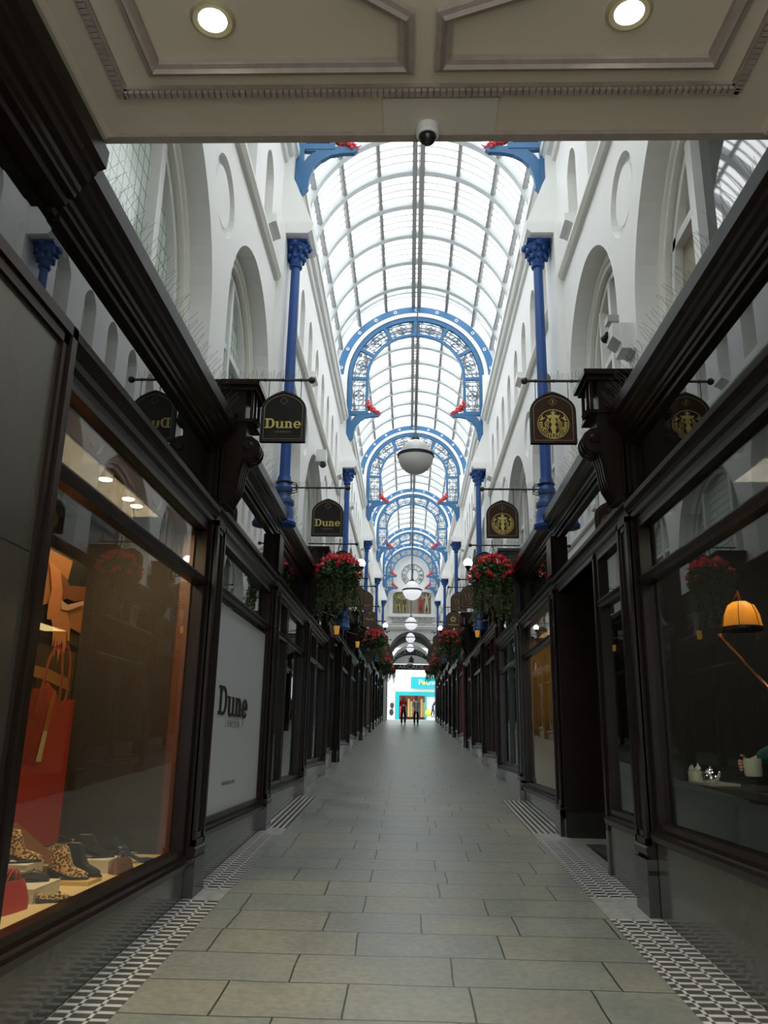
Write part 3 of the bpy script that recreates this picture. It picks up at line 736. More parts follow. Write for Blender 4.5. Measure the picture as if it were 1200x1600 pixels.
GROUPD = {-1: 'dark wooden shopfronts along the left side', 1: 'dark wooden shopfronts along the right side'}
def side_name(s): return 'left' if s < 0 else 'right'
def shopfront(i, s, label, y0, y1, sill, spans, box=True, wood=WOOD, back=ROOMB, depth=1.6, room=True, pil=True, panel=.56):
    """spans: list of (kind, ya, yb) measured along the arcade"""
    z = zo(i); t = thing('shopfront', label, 'shopfront', (0, 0, 0), 0, GROUPD[s])
    f0 = fl(y0)
    c = MB(); yp(c, s, [(u, h+z) for u, h in CORN], y0, y1); c.build('cornice', wood, t)
    c = MB(); yp(c, s, [(u, h+z) for u, h in FASM], y0, y1); c.build('fascia_moulding', wood, t)
    fw = MB(); a = y0+(.34 if pil else 0); mid = (a+y1)/2
    ub(fw, s, 1.86, 1.95, a, y1, 4.12+z, 4.16+z)
    if pil: ub(fw, s, 1.86, 1.95, a, a+.05, 3.64+z, 4.13+z)
    ub(fw, s, 1.86, 1.95, y1-.05, y1, 3.64+z, 4.13+z)
    if y1-a > 2.9 and i > 3: ub(fw, s, 1.84, 1.95, mid-.06, mid+.06, 3.64+z, 4.14+z)
    fw.build('fascia_frame', wood, t)
    c = MB(); ub(c, s, 1.90, 1.92, a, y1, 3.62+z, 4.15+z); c.build('fascia_glass', BLACKGL, t)
    if pil:
        p = MB(); ub(p, s, 1.815, 2.05, y0, y0+.33, f0+.32, 4.15+z); ub(p, s, 1.785, 2.05, y0-.012, y0+.342, f0+.30, f0+.335)
        p.build('pilaster', wood, t)
        p = MB()
        for a_, u_ in ((0, 1.79), (.05, 1.80)):
            for ya_, yb_ in ((y0+a_, y0+a_+.045), (y0+.33-a_-.045, y0+.33-a_)): ub(p, s, u_, 1.83, ya_, yb_, sill-.10+a_, 3.44+z-a_)
            ub(p, s, u_, 1.83, y0+a_, y0+.33-a_, 3.39+z-a_, 3.44+z-a_); ub(p, s, u_, 1.83, y0+a_, y0+.33-a_, sill-.10+a_, sill-.05+a_)
        ub(p, s, 1.79, 1.83, y0, y0+.33, 3.64+z, 4.15+z)
        p.build('panel_moulding', wood, t)
        p = MB(); yp(p, s, [(1.95, sill-.20), (1.81, sill-.20), (1.785, sill-.17), (1.775, sill-.12), (1.80, sill-.10), (1.95, sill-.10)], y0-.01, y0+.345); p.build('pilaster_sill', wood, t)
        p = MB(); ub(p, s, 1.775, 2.05, y0-.01, y0+.34, f0-.08, max(sill-.20, f0+.305)); p.build('pilaster_plinth', DSTONE, t)
    if box: console(s, y0, z, t, wood)
    doors = [q for q in spans if q[0] == 'door']
    for kind, ya, yb in spans:
        if kind == 'door':
            d = MB(); us = 2.30
            ub(d, s, 1.84, us, yb-.05, yb, f0+.45, 3.42+z); ub(d, s, 1.84, us, ya, ya+.05, f0+.45, 3.42+z); 
            ub(d, s, 1.84, 2.45, ya, yb, 3.40+z, 3.46+z)
            d.build('door_porch', wood, t)
            d = MB(); ub(d, s, 1.835, us, yb-.06, yb+.01, f0-.05, f0+.47); d.build('porch_plinth', DSTONE, t)
            d = MB(); ub(d, s, 1.835, us, ya-.01, ya+.06, f0-.05, f0+.47); d.build('porch_plinth', DSTONE, t)
            dd = MB(); pane_box(dd, s, 2.36, 2.42, ya, yb, fl(ya)+.02, 3.40+z, .12); ub(dd, s, 2.36, 2.42, (ya+yb)/2-.05, (ya+yb)/2+.05, fl(ya), 3.4+z); ub(dd, s, 2.36, 2.42, ya, yb, 2.55+z, 2.65+z); ub(dd, s, 2.36, 2.42, ya, yb, fl(yb), fl(yb)+.3)
            dr = dd.build('shop_door', wood, t)
            d = MB(); ub(d, s, 2.39, 2.395, ya+.1, yb-.1, fl(ya)+.1, 3.35+z); d.build('door_glass', GLASS, dr)
            d = MB(); d.tube([(SX(s, 2.33), (ya+yb)/2-.09, f0+1.0), (SX(s, 2.31), (ya+yb)/2-.09, f0+1.05), (SX(s, 2.31), (ya+yb)/2-.09, f0+1.35), (SX(s, 2.33), (ya+yb)/2-.09, f0+1.4)], .012, 6); d.build('door_handle', GOLD, dr)
        else:
            d = MB(); pane_box(d, s, 1.86, 1.95, ya, yb, sill+.0, 3.42+z, .06)
            yp(d, s, [(1.95, 2.87+z), (1.87, 2.87+z), (1.845, 2.89+z), (1.84, 2.93+z), (1.86, 2.955+z), (1.95, 2.96+z)], ya, yb)
            for q in range(1, (2 if yb-ya > 2.9 and i > 3 else 1)): yy = (ya+yb)/2; ub(d, s, 1.86, 1.95, yy-.04, yy+.04, sill, 3.42+z)
            w = d.build('window_frame', wood, t)
            d = MB(); ub(d, s, 1.91, 1.916, ya+.03, yb-.03, sill+.03, 3.40+z); d.build('window_pane', GLASS, w)
            d = MB(); yp(d, s, [(1.98, sill-.09), (1.84, sill-.09), (1.815, sill-.075), (1.805, sill-.03), (1.815, sill-.01), (1.85, sill-.005), (1.86, sill+.02), (1.98, sill+.02)], ya-.02, yb+.02); d.build('window_sill', wood, t)
            d = MB(); d.prism([(SX(s, 1.86), ya-.02, fl(ya)-.1), (SX(s, 1.86), ya-.02, sill-.08), (SX(s, 2.02), ya-.02, sill-.08), (SX(s, 2.02), ya-.02, fl(ya)-.1)], (0, yb-ya+.04, 0)); d.build('stallriser', STONE, t)
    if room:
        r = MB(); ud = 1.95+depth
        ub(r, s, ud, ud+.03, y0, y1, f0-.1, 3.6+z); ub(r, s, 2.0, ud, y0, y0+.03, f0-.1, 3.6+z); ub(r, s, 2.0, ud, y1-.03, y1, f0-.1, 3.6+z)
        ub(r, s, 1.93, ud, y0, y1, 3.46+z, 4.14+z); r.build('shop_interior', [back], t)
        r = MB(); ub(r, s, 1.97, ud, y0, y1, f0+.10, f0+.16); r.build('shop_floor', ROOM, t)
    return t

# ---- left side
T_L0 = shopfront(1, -1, 'nearest left dark wooden shopfront with the warmly lit shoe display window', 3.5, 7.0, .66, [('win', 3.66, 6.96)], box=False, pil=False, room=False)
shopfront(2, -1, 'left dark shopfront whose window is filled by a plain white lettered panel', 7.0, 10.4, .84, [('win', 7.36, 10.36)])
shopfront(3, -1, 'left dark shopfront beneath the nearest left blue column, with narrow window and door', 10.4, 14.0, .98, [('win', 10.78, 11.9), ('win', 11.95, 13.96)], box=False)
LL = {3: 'left shopfront beginning under the roofed box beside the biggest left flower basket', 4: 'left shopfront under the sign just past the biggest left flower basket', 5: 'left shopfront beside the second blue column from the front',
      6: 'left shopfront just past the second blue column', 7: 'left shopfront below the second left flower basket', 8: 'left shopfront beside the third blue column', 9: 'left brown timber shopfront past the third blue column', 10: 'left shopfront between the third and fourth blue columns, the far one',
      11: 'left shopfront beside the fourth blue column', 12: 'left shopfront below the third left flower basket', 13: 'left shopfront between the fourth and fifth blue columns, the far one', 14: 'left shopfront beside the fifth, farthest blue column', 15: 'farthest left shopfront, ending at the clock wall'}
BROWN = mat('brown_wood_panel', (.085, .048, .020), .35)
DARKRED = mat('dark_red_paint', (.12, .012, .010), .35)
DGREEN = mat('dark_green_grey_paint', (.022, .030, .027), .35)
OLIVE = mat('olive_lit_room', (.16, .14, .06), .7)
for i in range(4, 17):
    y0 = 3.5*i; y1 = min(y0+3.5, YEND); f = fl(y0)+.48
    sp = [('win', y0+.36, y1-.04)] if i in (4, 6, 7, 9, 12, 13, 15, 16) else [('win', y0+.36, y0+1.8), ('door', y0+1.85, y1-.04)]
    if i == 4: sp = [('win', y0+.36, y0+1.7), ('win', y0+1.75, y1-.04)]
    shopfront(i, -1, LL[i-1], y0, y1, f, sp, box=(i % 3 != 0), wood=(BROWN if i == 10 else WOOD), panel=.46, depth=.9)
# ---- right side
T_R0 = shopfront(1, 1, 'nearest right dark shopfront of the cafe, a big dark window above a tall stone base', 1.0, 6.75, .965, [('win', 1.1, 6.70)], box=False, pil=False, room=False)
shopfront(2, 1, 'right dark shopfront with a narrow window and the recessed doorway of the cafe', 6.75, 10.4, .95, [('win', 7.10, 8.2), ('door', 8.25, 10.4)], panel=.45)
shopfront(3, 1, 'right dark shopfront beneath the nearest right blue column, golden light behind its window', 10.4, 14.0, .93, [('win', 10.76, 13.9)], box=False, panel=.16, back=mat('golden_lit_room', (.30, .19, .06), .7, noise=(2, .8)), depth=.7)
LR = {3: 'right shopfront starting under the roofed box beside the biggest right flower basket', 4: 'right shopfront under the first W sign', 5: 'right shopfront with dark red doorposts beside the second blue column', 6: 'right shopfront just past the second blue column', 7: 'right red framed shopfront below the second right flower basket',
      8: 'right shopfront beside the third blue column', 9: 'right shopfront just past the third blue column', 10: 'right shopfront between the third and fourth blue columns, the far one', 11: 'right shopfront beside the fourth blue column', 12: 'right shopfront below the third right flower basket',
      13: 'right shopfront between the fourth and fifth blue columns, the far one', 14: 'right shopfront beside the fifth, farthest blue column', 15: 'farthest right shopfront, ending at the clock wall'}
for i in range(4, 17):
    y0 = 3.5*i; y1 = min(y0+3.5, YEND); f = fl(y0)+.46
    sp = [('win', y0+.36, y1-.04)] if i in (4, 5, 6, 8, 11, 12, 14, 15, 16) else [('win', y0+.36, y0+1.8), ('door', y0+1.85, y1-.04)]
    shopfront(i, 1, LR[i-1], y0, y1, f, sp, box=(i % 3 != 0), wood={5: WOODR, 8: DARKRED, 4: DGREEN}.get(i, WOOD), panel=.46, depth=.9, back={4: OLIVE, 5: ROOM}.get(i, ROOMB))

# spikes against birds along the cornices and sign bars
def spikes(mb, s, y0, y1, z, u=1.74, step=.06, h=.125):
    r = random.Random(int(y0*10)+s)
    y = y0
    while y < y1:
        for q in range(2):
            a = r.uniform(-.05, .05); b = r.uniform(-.10, .03)
            mb.tube([(SX(s, u), y, z), (SX(s, u+(-.09 if q else .02)+b*.4), y+a, z+h*r.uniform(.8, 1.1))], .0012, 3, cap=False)
        y += step
for s in (-1, 1):
    for (ya, yb, i, l) in ((3.6, 6.95, 1, 'thin wire bird spikes along the top of the nearest %s cornice'), (7.3, 13.8, 2, 'thin wire bird spikes on the second %s cornice, under the nearest blue column'), (14.4, 27, 4, 'thin wire bird spikes on the %s cornices past the big flower basket')):
        g = MB()
        if i < 4: spikes(g, s, ya, yb, 4.46+zo(i))
        else:
            spikes(g, s, 14.4, 17.4, 4.46+.10, step=.11); spikes(g, s, 17.9, 27, 4.46+.57, step=.14)
        o = g.build('bird_spikes', STEEL); tag(o, l % side_name(s), 'bird spikes', 'bird spikes'); o['kind'] = 'stuff'

# ------------------------------------------------------------------ hanging signs
def sign_outline(w, h, sh):
    p = [(-w, 0), (w, 0), (w, sh)]
    for i in range(1, 13):
        t = i/12; a = t*pi/2*.72
        p.append((w*(1-(1-cos(a))/(1-cos(pi/2*.72))), sh+(h-sh)*sin(a)/sin(pi/2*.72)))
    q = [(-x, y) for x, y in p[2:-1]][::-1]
    return p+q
def quatre(cx, cz, r):
    pts = []
    for k in range(4):
        a = k*90; pts += arc(cx+r*.62*cos(radians(a)), cz+r*.62*sin(radians(a)), r*.5, a-75, a+75, 6)
    return pts
def plate(mb, vf, x=0, z=0, y=0, mi=0, sc=1): mb.mapped(vf, lambda a, b, c: (x+a*sc, y-c, z+b*sc), mi)
def dune_word(mb, k=1.0, x=0, z=0, y=0, mi=0, fn=None):
    """heavy slab-serif word drawn from bars and bowls; cap height 1"""
    P = []
    def R(a, b, c, d): P.append([(a, b), (c, b), (c, d), (a, d)])
    def bowl(cx, cz, rx, rz, tx, tz, a0, a1, n=14):
        o = [(cx+rx*cos(radians(a0+(a1-a0)*i/n)), cz+rz*sin(radians(a0+(a1-a0)*i/n))) for i in range(n+1)]
        q = [(cx+(rx-tx)*cos(radians(a0+(a1-a0)*i/n)), cz+(rz-tz)*sin(radians(a0+(a1-a0)*i/n))) for i in range(n+1)]
        P.append(o+q[::-1])
    R(0, 0, .55, .12); R(0, .88, .55, 1); R(.12, .1, .34, .9); bowl(.52, .5, .42, .5, .22, .12, -90, 90)
    X = 1.08
    R(X-.06, .60, X+.24, .70); R(X+.02, .18, X+.24, .66); bowl(X+.26, .22, .24, .24, .20, .12, 180, 300); R(X+.44, .60, X+.68, .70); R(X+.48, 0, X+.68, .66); R(X+.48, 0, X+.78, .10); P.append([(X+.34, 0), (X+.42, 0), (X+.5, .12), (X+.5, .24)])
    X = 1.96
    R(X-.02, .60, X+.22, .70); R(X+.04, .08, X+.24, .66); R(X-.04, 0, X+.34, .10); bowl(X+.38, .46, .26, .25, .20, .13, 0, 130); R(X+.44, .06, X+.64, .48); R(X+.38, 0, X+.72, .10)
    X = 2.80
    bowl(X+.34, .35, .36, .37, .20, .10, 20, 325, 22); R(X+.14, .30, X+.68, .40); bowl(X+.34, .36, .36, .36, .19, .12, -8, 40, 6)
    for i, q in enumerate(P):
        n = len(q); e = .0006*i
        if fn is None: mb.prism([(x+(a-1.75)*k, y-.002-e*.3, z+b*k) for a, b in q], (0, .006, 0), mi)
        else: mb.prism([fn(a, b, e) for a, b in q], fn(0, 0, 0, True), mi)
def siren(mb, cx, cz, R, y, mi):
    def st(pts, w, closed=False): plate(mb, strip2d(pts, w*R, .006, closed), cx, cz, y, mi, 1)
    def S(pts): return [(a*R, b*R) for a, b in pts]
    st(S(arc(0, 0, 1.0, 0, 352, 44)), .04, True)
    # crown with star
    for q in ([(-.34, .42), (.34, .42), (.46, .64), (.28, .58), (.2, .68), (.1, .58), (0, .70), (-.1, .58), (-.2, .68), (-.28, .58), (-.46, .64)],
              [(0, .98), (.05, .84), (.2, .84), (.08, .75), (.12, .62), (0, .69), (-.12, .62), (-.08, .75), (-.2, .84), (-.05, .84)]):
        plate(mb, cut2d(S(q), (), .006), cx, cz, y, mi)
    # face and chest
    plate(mb, cut2d(S([(.19*cos(t*pi/12), .20+.22*sin(t*pi/12)) for t in range(24)]), [S([(.045*cos(t*pi/4)+q, .25+.025*sin(t*pi/4)) for t in range(8)]) for q in (-.08, .08)]+[S([(.05*cos(t*pi/4), .10+.02*sin(t*pi/4)) for t in range(8)])], .006), cx, cz, y, mi)
    plate(mb, cut2d(S([(-.09, -.02), (.09, -.02), (.20, -.22), (.10, -.5), (.14, -.72), (.2, -.96), (-.2, -.96), (-.14, -.72), (-.10, -.5), (-.20, -.22)]), (), .006), cx, cz, y, mi)
    for sg in (-1, 1):
        for n, x0 in enumerate((.26, .37, .48)):
            st(S([(sg*(x0-.04*n*(q < 2)+.05*sin(q*1.9+n)+.015*q), .40-.105*q-.02*n) for q in range(int(13-1.2*n))]), .042)
        # tail: finned arc of bars round each flank
        plate(mb, cut2d(S([(sg*.50, .46), (sg*.66, .44), (sg*.70, .62), (sg*.80, .40), (sg*.88, .22), (sg*.72, .28)][::sg]), (), .006), cx, cz, y, mi)
        for n in range(11):
            a = radians(8-9.5*n); st(S([(sg*.70*cos(a), .70*sin(a)+.05), (sg*.93*cos(a-.07), .93*sin(a-.07))]), .07)
        st(S([(sg*.50, -.30), (sg*.62, -.44), (sg*.56, -.58)]), .14)
def lines_text(mb, t, size, x, z, y, mi=1): plate(mb, text2d(t, size, .004), x, z, y, mi)
def make_sign(kind, cx, y, zb, label, zbar, num=None, w=.215, h=.52):
    t = thing('hanging_sign', label, 'sign', (cx, y, zb), 0, 'arched signs hanging over the arcade')
    bg = {'dune': SIGNBK, 'siren': SIGNBR, 'w': SIGNRB, 'green': SIGNGR}.get(kind, SIGNRB)
    ol = sign_outline(w, h, h*.62)
    b = MB(); plate(b, cut2d(ol, (), .035)); b.build('board', bg, t)
    r = MB(); inn = sign_outline(w-.014, h-.03, h*.62); inn = [(a, c+.012) for a, c in inn]
    plate(r, cut2d(ol, [inn], .055)); r.build('rim', BLACKM if kind in ('dune', 'siren') else WOOD, t)
    f = MB(); l2 = [(a, c+.028) for a, c in sign_outline(w-.032, h-.068, h*.60)]
    plate(f, strip2d(l2, .005, .006, True), 0, 0, -.019); qf = quatre(0, h*.80, .030 if kind != 'siren' else .034)
    plate(f, strip2d(qf, .003, .006, True), 0, 0, -.019)
    f.build('gold_border', DULLGOLD, t)
    e = MB(); ys = -.0215
    if kind == 'dune':
        dune_word(e, .098, 0, .135, ys); m2 = MB(); plate(m2, text2d('L O N D O N', .026, .004), 0, .098, ys, 0); m2.build('small_lettering', DULLGOLD, t)
    elif kind == 'siren':
        siren(e, 0, .19, .145, ys, 0)
    elif kind == 'w':
        for sg in (0, .07): plate(e, strip2d([(-.11+sg, .33), (-.055+sg, .14), (0+sg*.5, .30), (.055, .14), (.12, .36)], .006, .004), -.01, 0, ys)
        plate(e, text2d('W', .05, .004), 0, .09, ys)
    elif kind == 'sun':
        plate(e, strip2d(arc(0, 0, .055, 0, 340, 20), .03, .004, True), 0, .27, ys)
        for q in range(12): a = q*pi/6; plate(e, strip2d([(.08*cos(a), .08*sin(a)), (.1*cos(a), .1*sin(a))], .012, .004), 0, .27, ys)
        for q in range(9): plate(e, strip2d([(-.14+q*.035, .10), (-.12+q*.035, .10)], .03, .004), 0, 0, ys)
    elif kind == 'village': plate(e, text2d('Village', .085, .004), 0, .12, ys)
    elif kind == 'seven': plate(e, text2d('7', .10, .004), 0, .40, ys); plate(e, text2d('March', .10, .004), 0, .24, ys)
    elif kind == 'ovals':
        for q in (-.08, 0, .08): plate(e, strip2d([(q+.028*cos(a*pi/6), .12+.02*sin(a*pi/6)) for a in range(12)], .006, .004, True), 0, 0, ys)
    else: 
        for q in range(3): plate(e, strip2d([(-.10+.03*q, .30-.07*q), (.10-.03*q, .30-.07*q)], .018, .004), 0, 0, ys)
    if num: plate(e, text2d(num, .05, .004), 0, h*.80, ys)
    e.build('emblem' if kind in ('siren', 'sun') else 'lettering', GOLD, t)
    wr = MB()
    for q in (-.155, .155): wr.tube([(q, 0, h*.62+.02), (q, 0, zbar-zb)], .004, 5)
    wr.build('hanger', BLACKM, t); return t
def make_bar(s, y, z, u_in, u_out, label, ring=False):
    t = thing('sign_bar', label, 'sign bar', (0, y, z), 0, 'iron bars that carry the signs')
    b = MB(); b.tube([(SX(s, u_in), 0, 0), (SX(s, (u_in+u_out)/2), 0, 0), (SX(s, u_out), 0, 0)], [.012, .013, .014], 8)
    for q in range(5): uu = u_in+(u_out-u_in)*(q+.5)/5; b.ball((SX(s, uu), 0, 0), .018, 8, 5)
    b.build('bar', BLACKM, t, True)
    b = MB(); b.ball((SX(s, u_out-.02), 0, 0), .034, 12, 8); b.build('ball_end', mat('dull_bronze', (.06, .05, .035), .4, metal=.5), t, True)
    if y < 22:
        g = MB(); r = random.Random(int(y*10)+s); uu = u_in
        while uu > u_out+.05:
            g.tube([(SX(s, uu), 0, 0), (SX(s, uu+r.uniform(-.02, .02)), r.uniform(-.04, .04), .10*r.uniform(.7, 1.1))], .0014, 3, cap=False); uu -= .016
        g.build('bird_spikes', STEEL, t)['kind'] = 'stuff'
    if ring:
        g = MB()
        for dz in (-.07, .07): g.lathe([(.092, dz-.008), (.115, dz-.008), (.115, dz+.008), (.092, dz+.008), (.092, dz-.008)], (s*1.785-.035, 0, 0), 16, caps=False)
        for dy in (-.05, .05): g.tube([(s*1.69-.035, dy, .07), (s*1.61-.035, dy, .05), (s*1.61-.035, dy, -.05), (s*1.69-.035, dy, -.07)], .008, 5)
        g.build('ring_clamp', BLACKM, t)
SG = {  # index of pilaster : (kind left, text), (kind right, text)
 2: ('dune', 'larger of two black arched gold-lettered signs, beside the nearest left roofed box', 'siren', 'larger of two brown arched signs with a gold crowned long-haired emblem', '2'),
 3: ('dune', 'black arched gold lettered sign hung from the nearest left blue column', 'siren', 'brown arched sign with gold crowned emblem hung from the nearest right blue column', '1'),
 4: ('green', 'dark green arched sign mostly hidden behind the biggest left flower basket', 'green', 'dark arched sign mostly hidden behind the biggest right flower basket', None),
 5: ('village', 'brown arched sign with gold lettering just right of the biggest left flower basket', 'w', 'red-brown arched sign with gold W, the nearer of two, left of the biggest right basket', None),
 6: ('ovals', 'brown arched sign with three small gold ovals hung from the second left blue column', 'w', 'red-brown arched sign with gold W, the farther of two', None),
 7: ('seven', 'dark brown arched sign with a gold 7 above gold lettering, left of the clock wall', 'sun', 'dark brown arched sign with a round gold emblem, right of the clock wall', None)}
for q in range(2, 17):
    y = 3.5*q+.12; col = q % 3 == 0
    if q > 15: continue
    zz = {2: 4.93, 3: 4.90, 4: 4.99, 5: 5.05, 6: 5.52, 7: 5.55, 8: 5.60}.get(q, 4.93+zo(q)+.05)
    if q == 3: y = 10.48
    for s in (-1, 1):
        sg = SG.get(q); dn = side_name(s)
        uo = 1.04 if q != 3 else .98
        if q in (3, 6): uo -= .05
        ord_ = ['nearest', 'second', 'third', 'fourth', 'fifth', 'sixth', 'seventh', 'eighth', 'ninth', 'tenth', 'eleventh', 'twelfth', 'thirteenth', 'fourteenth'][q-2]
        make_bar(s, y, zz, 1.70 if col else 1.9, uo, '%s iron sign bar on the %s side%s, ball at its end' % (ord_.capitalize(), dn, ', clamped to a column' if col else ', above a roofed box'), col)
        cx = SX(s, uo+.235) if not col else SX(s, uo+.245); zb = zz-(.64 if q != 3 else .68)
        if sg: k, l, num = (sg[0], sg[1], None) if s < 0 else (sg[2], sg[3], sg[4])
        else: k, l, num = 'plain', '%s sign from the front on the %s side, a small brown arched board' % (ord_.capitalize(), dn), None
        make_sign(k, cx, y, zb, l, zz, num)

# ------------------------------------------------------------------ flower baskets, wall lamps
def basket_meshes():
    r = random.Random(11)
    b = MB(); b.ball((0, 0, 0), .24, 18, 8, z1=0.0); b.lathe([(.23, -.01), (.25, -.01), (.25, .03), (.23, .03), (.23, -.01)], n=24, caps=False)
    ch = MB()
    for k in range(3): a = k*2.1; ch.tube([(.24*cos(a), .24*sin(a), .02), (0, 0, .62)], .006, 4)
    ch.tube([(0, 0, .60), (0, 0, .70)], .008, 4)
    lf = MB()
    def leaf(mb, c, sz, up=0):
        d = Vector((r.gauss(0, 1), r.gauss(0, 1), r.gauss(0, .6)+up)).normalized(); w = d.cross(Vector((r.gauss(0, 1), r.gauss(0, 1), r.gauss(0, 1)))).normalized(); n = d.cross(w)
        c = Vector(c); mb.add([c, c+d*sz*.5+w*sz*.42+n*sz*.12, c+d*sz, c+d*sz*.5-w*sz*.42+n*sz*.12, c+d*sz*.5], [(0, 1, 4), (1, 2, 4), (2, 3, 4), (3, 0, 4)])
    for i in range(1300):
        a = r.uniform(0, 2*pi); ph = r.uniform(-.9, 1.0); R = .33*(1+.1*r.gauss(0, 1)); 
        leaf(lf, (R*cos(a)*cos(ph), R*sin(a)*cos(ph), .02+.27*sin(ph)), r.uniform(.05, .085), .2)
    vn = MB()
    for i in range(62):
        a = r.uniform(0, 2*pi); R = r.uniform(.22, .36); L = r.uniform(.3, .85); x, y = R*cos(a), R*sin(a); z = -.02; n = int(L/.035)
        pts = []
        for q in range(n):
            x += r.gauss(0, .009)+.003*cos(a); y += r.gauss(0, .009)+.003*sin(a); z -= .035; pts.append((x, y, z))
            for w in range(2): leaf(vn, (x, y, z), r.uniform(.03, .05), -.8)
        vn.tube(pts, .003, 3, cap=False)
    fs = MB(); f2 = MB()
    for i in range(54):
        a = r.uniform(0, 2*pi); ph = r.uniform(.05, 1.35) if i < 40 else r.uniform(-.4, .1); R = .36+r.uniform(-.02, .05)
        c = (R*cos(a)*cos(ph), R*sin(a)*cos(ph), .10+.30*sin(ph)); m = fs if i % 4 else f2
        for q in range(16):
            d = Vector((r.gauss(0, 1), r.gauss(0, 1), r.gauss(0, 1))).normalized()*.042
            leaf(m, (c[0]+d.x, c[1]+d.y, c[2]+d.z*.8), .042, .3)
        m.ball(c, .034, 7, 5)
    return [('basket_bowl', b.mesh('basket_bowl', BASKET), 0), ('chain', ch.mesh('chain', BLACKM), 0), ('leaves', lf.mesh('leaves', LEAF), 1), ('trailing_vines', vn.mesh('trailing_vines', VINE), 1), ('red_flowers', fs.mesh('red_flowers', PETAL), 1), ('orange_flowers', f2.mesh('orange_flowers', PETAL2), 1)]
BM_ = basket_meshes()
bl = {14: 'biggest, nearest', 28: 'second nearest', 45.5: 'third', 56: 'farthest'}
for s in (-1, 1):
    for y, z, x in ((14.0, 4.32, 1.31), (28.0, 4.84, 1.27), (45.5, 5.62, 1.36), (56, 6.15, 1.36)):
        xx = x if s < 0 else x+.06
        t = thing('flower_basket', '%s hanging basket of red geraniums with trailing greenery on the %s side' % (bl[y].capitalize(), side_name(s)), 'flower basket', (s*xx-.02, y-.15, z), s*1.1+y, 'hanging baskets of red flowers')
        for nm, me, st in BM_:
            o = link(nm, me, t)
            if st: o['kind'] = 'stuff'
# lit globe lamps on the shopfronts
g = MB(); g.ball((0, 0, 0), .10, 18, 10); GB = g.mesh('glass_globe', LIT, True)
for s, x, y, z in ((-1, -1.18, 17.6, 5.38), (1, 1.20, 17.6, 5.42), (-1, -1.02, 31.2, 5.86), (1, 1.12, 31.4, 5.80)):
    t = thing('wall_globe_lamp', 'glowing white globe lamp on a bracket, %s side, %s' % (side_name(s), 'behind the biggest flower basket' if y < 20 else 'behind the second flower basket'), 'lamp', (x, y, z), 0, 'lit globe lamps over the shopfronts')
    link('glass_globe', GB, t)
    g = MB(); g.lathe([(.03, -.10), (.07, -.09), (.075, -.07), (.03, -.16), (.012, -.2)][::-1], n=12); g.tube([(0, 0, -.17), (s*.2, 0, -.22), (s*.55, 0, -.16), (s*.8, 0, -.35)], .016, 6); g.build('bracket', BLACKM, t)
for s, x, y, z, l in ((-1, -1.43, 14.9, 3.54, 'nearest left amber glass candle cup hanging under the big flower basket'), (-1, -1.44, 21.2, 3.99, 'farther left amber glass candle cup hanging on the dark shopfronts'), (1, 1.47, 18.6, 3.98, 'amber glass candle cup hanging on the right dark shopfronts')):
    t = thing('candle_lantern', l, 'lantern', (x, y, z), 0, 'amber candle cups')
    g = MB(); g.lathe([(.038, -.075), (.052, .03), (.056, .075)], n=10); g.build('amber_cup', AMBER, t)
    g = MB(); g.tube([(.06, 0, .08), (0, 0, .24), (-.06, 0, .08)], .005, 4); g.tube([(0, 0, .24), (s*.30, 0, .34)], .008, 4); g.build('wire_hook', BLACKM, t)

# floodlight boxes on the walls
t = thing('floodlight', 'white boxed security floodlight on the right wall above the nearest right cornice', 'floodlight', (1.93, 7.15, 5.40))
g = MB(); g.prism([(-.02, -.13, -.17), (-.02, .12, -.17), (-.02, .12, .1), (-.02, -.13, .1)], (.14, 0, 0)); g.prism([(-.10, -.12, -.04), (.1, -.12, -.20), (.1, -.12, .1), (-.10, -.12, .1)], (0, .24, 0)); g.build('housing', TRIMW, t)
g = MB(); g.box(-.13, -.02, -.10, .02, .13, .20); g.build('lamp_head', mat('grey_metal', (.45, .46, .44), .35), t)
g = MB(); g.lathe([(.03, -.09), (.055, 0), (.03, .02)], (-.10, .12, .06), 12, axis='Y'); g.build('camera_eye', BLACKM, t, True)
t = thing('security_camera', 'small white camera box with dark lens on the left wall beyond the nearest blue column', 'security camera', (-2.0, 15.8, 7.2))
g = MB(); g.box(-.06, .16, -.15, .12, -.1, .16); g.build('housing', TRIMW, t)
g = MB(); g.lathe([(.05, -.1), (.07, 0), (.04, .08)], (.10, -.1, -.16), 12, axis='Y'); g.build('lens', BLACKM, t, True)

# ------------------------------------------------------------------ window lettering on the white panel
t = thing('window_panel', 'plain white panel with black slab lettering filling the second left shop window', 'window panel')
g = MB(); ub(g, -1, 1.900, 1.908, 7.42, 10.30, .90, 2.87); g.build('vinyl_sheet', POSTERW, t)
def onleft(a, b, e, v=False): return (.006, 0, 0) if v else (SX(-1, 1.901)+e, 7.95+a*.400, 1.81+b*.28)
g = MB(); dune_word(g, fn=onleft); g.build('lettering', INKBK, t)
g = MB(); g.mapped(text2d('L O N D O N', .12, .004), lambda a, b, c: (SX(-1, 1.899)+c, 8.66+a*1.0, 1.73+b*.8)); g.build('small_lettering', INKGR, t)
g = MB(); g.mapped(text2d('dunelondon.com', .085, .004), lambda a, b, c: (SX(-1, 1.899)+c, 8.64+a*1.05, 1.16+b*.8)); g.build('web_address', INKGR, t)

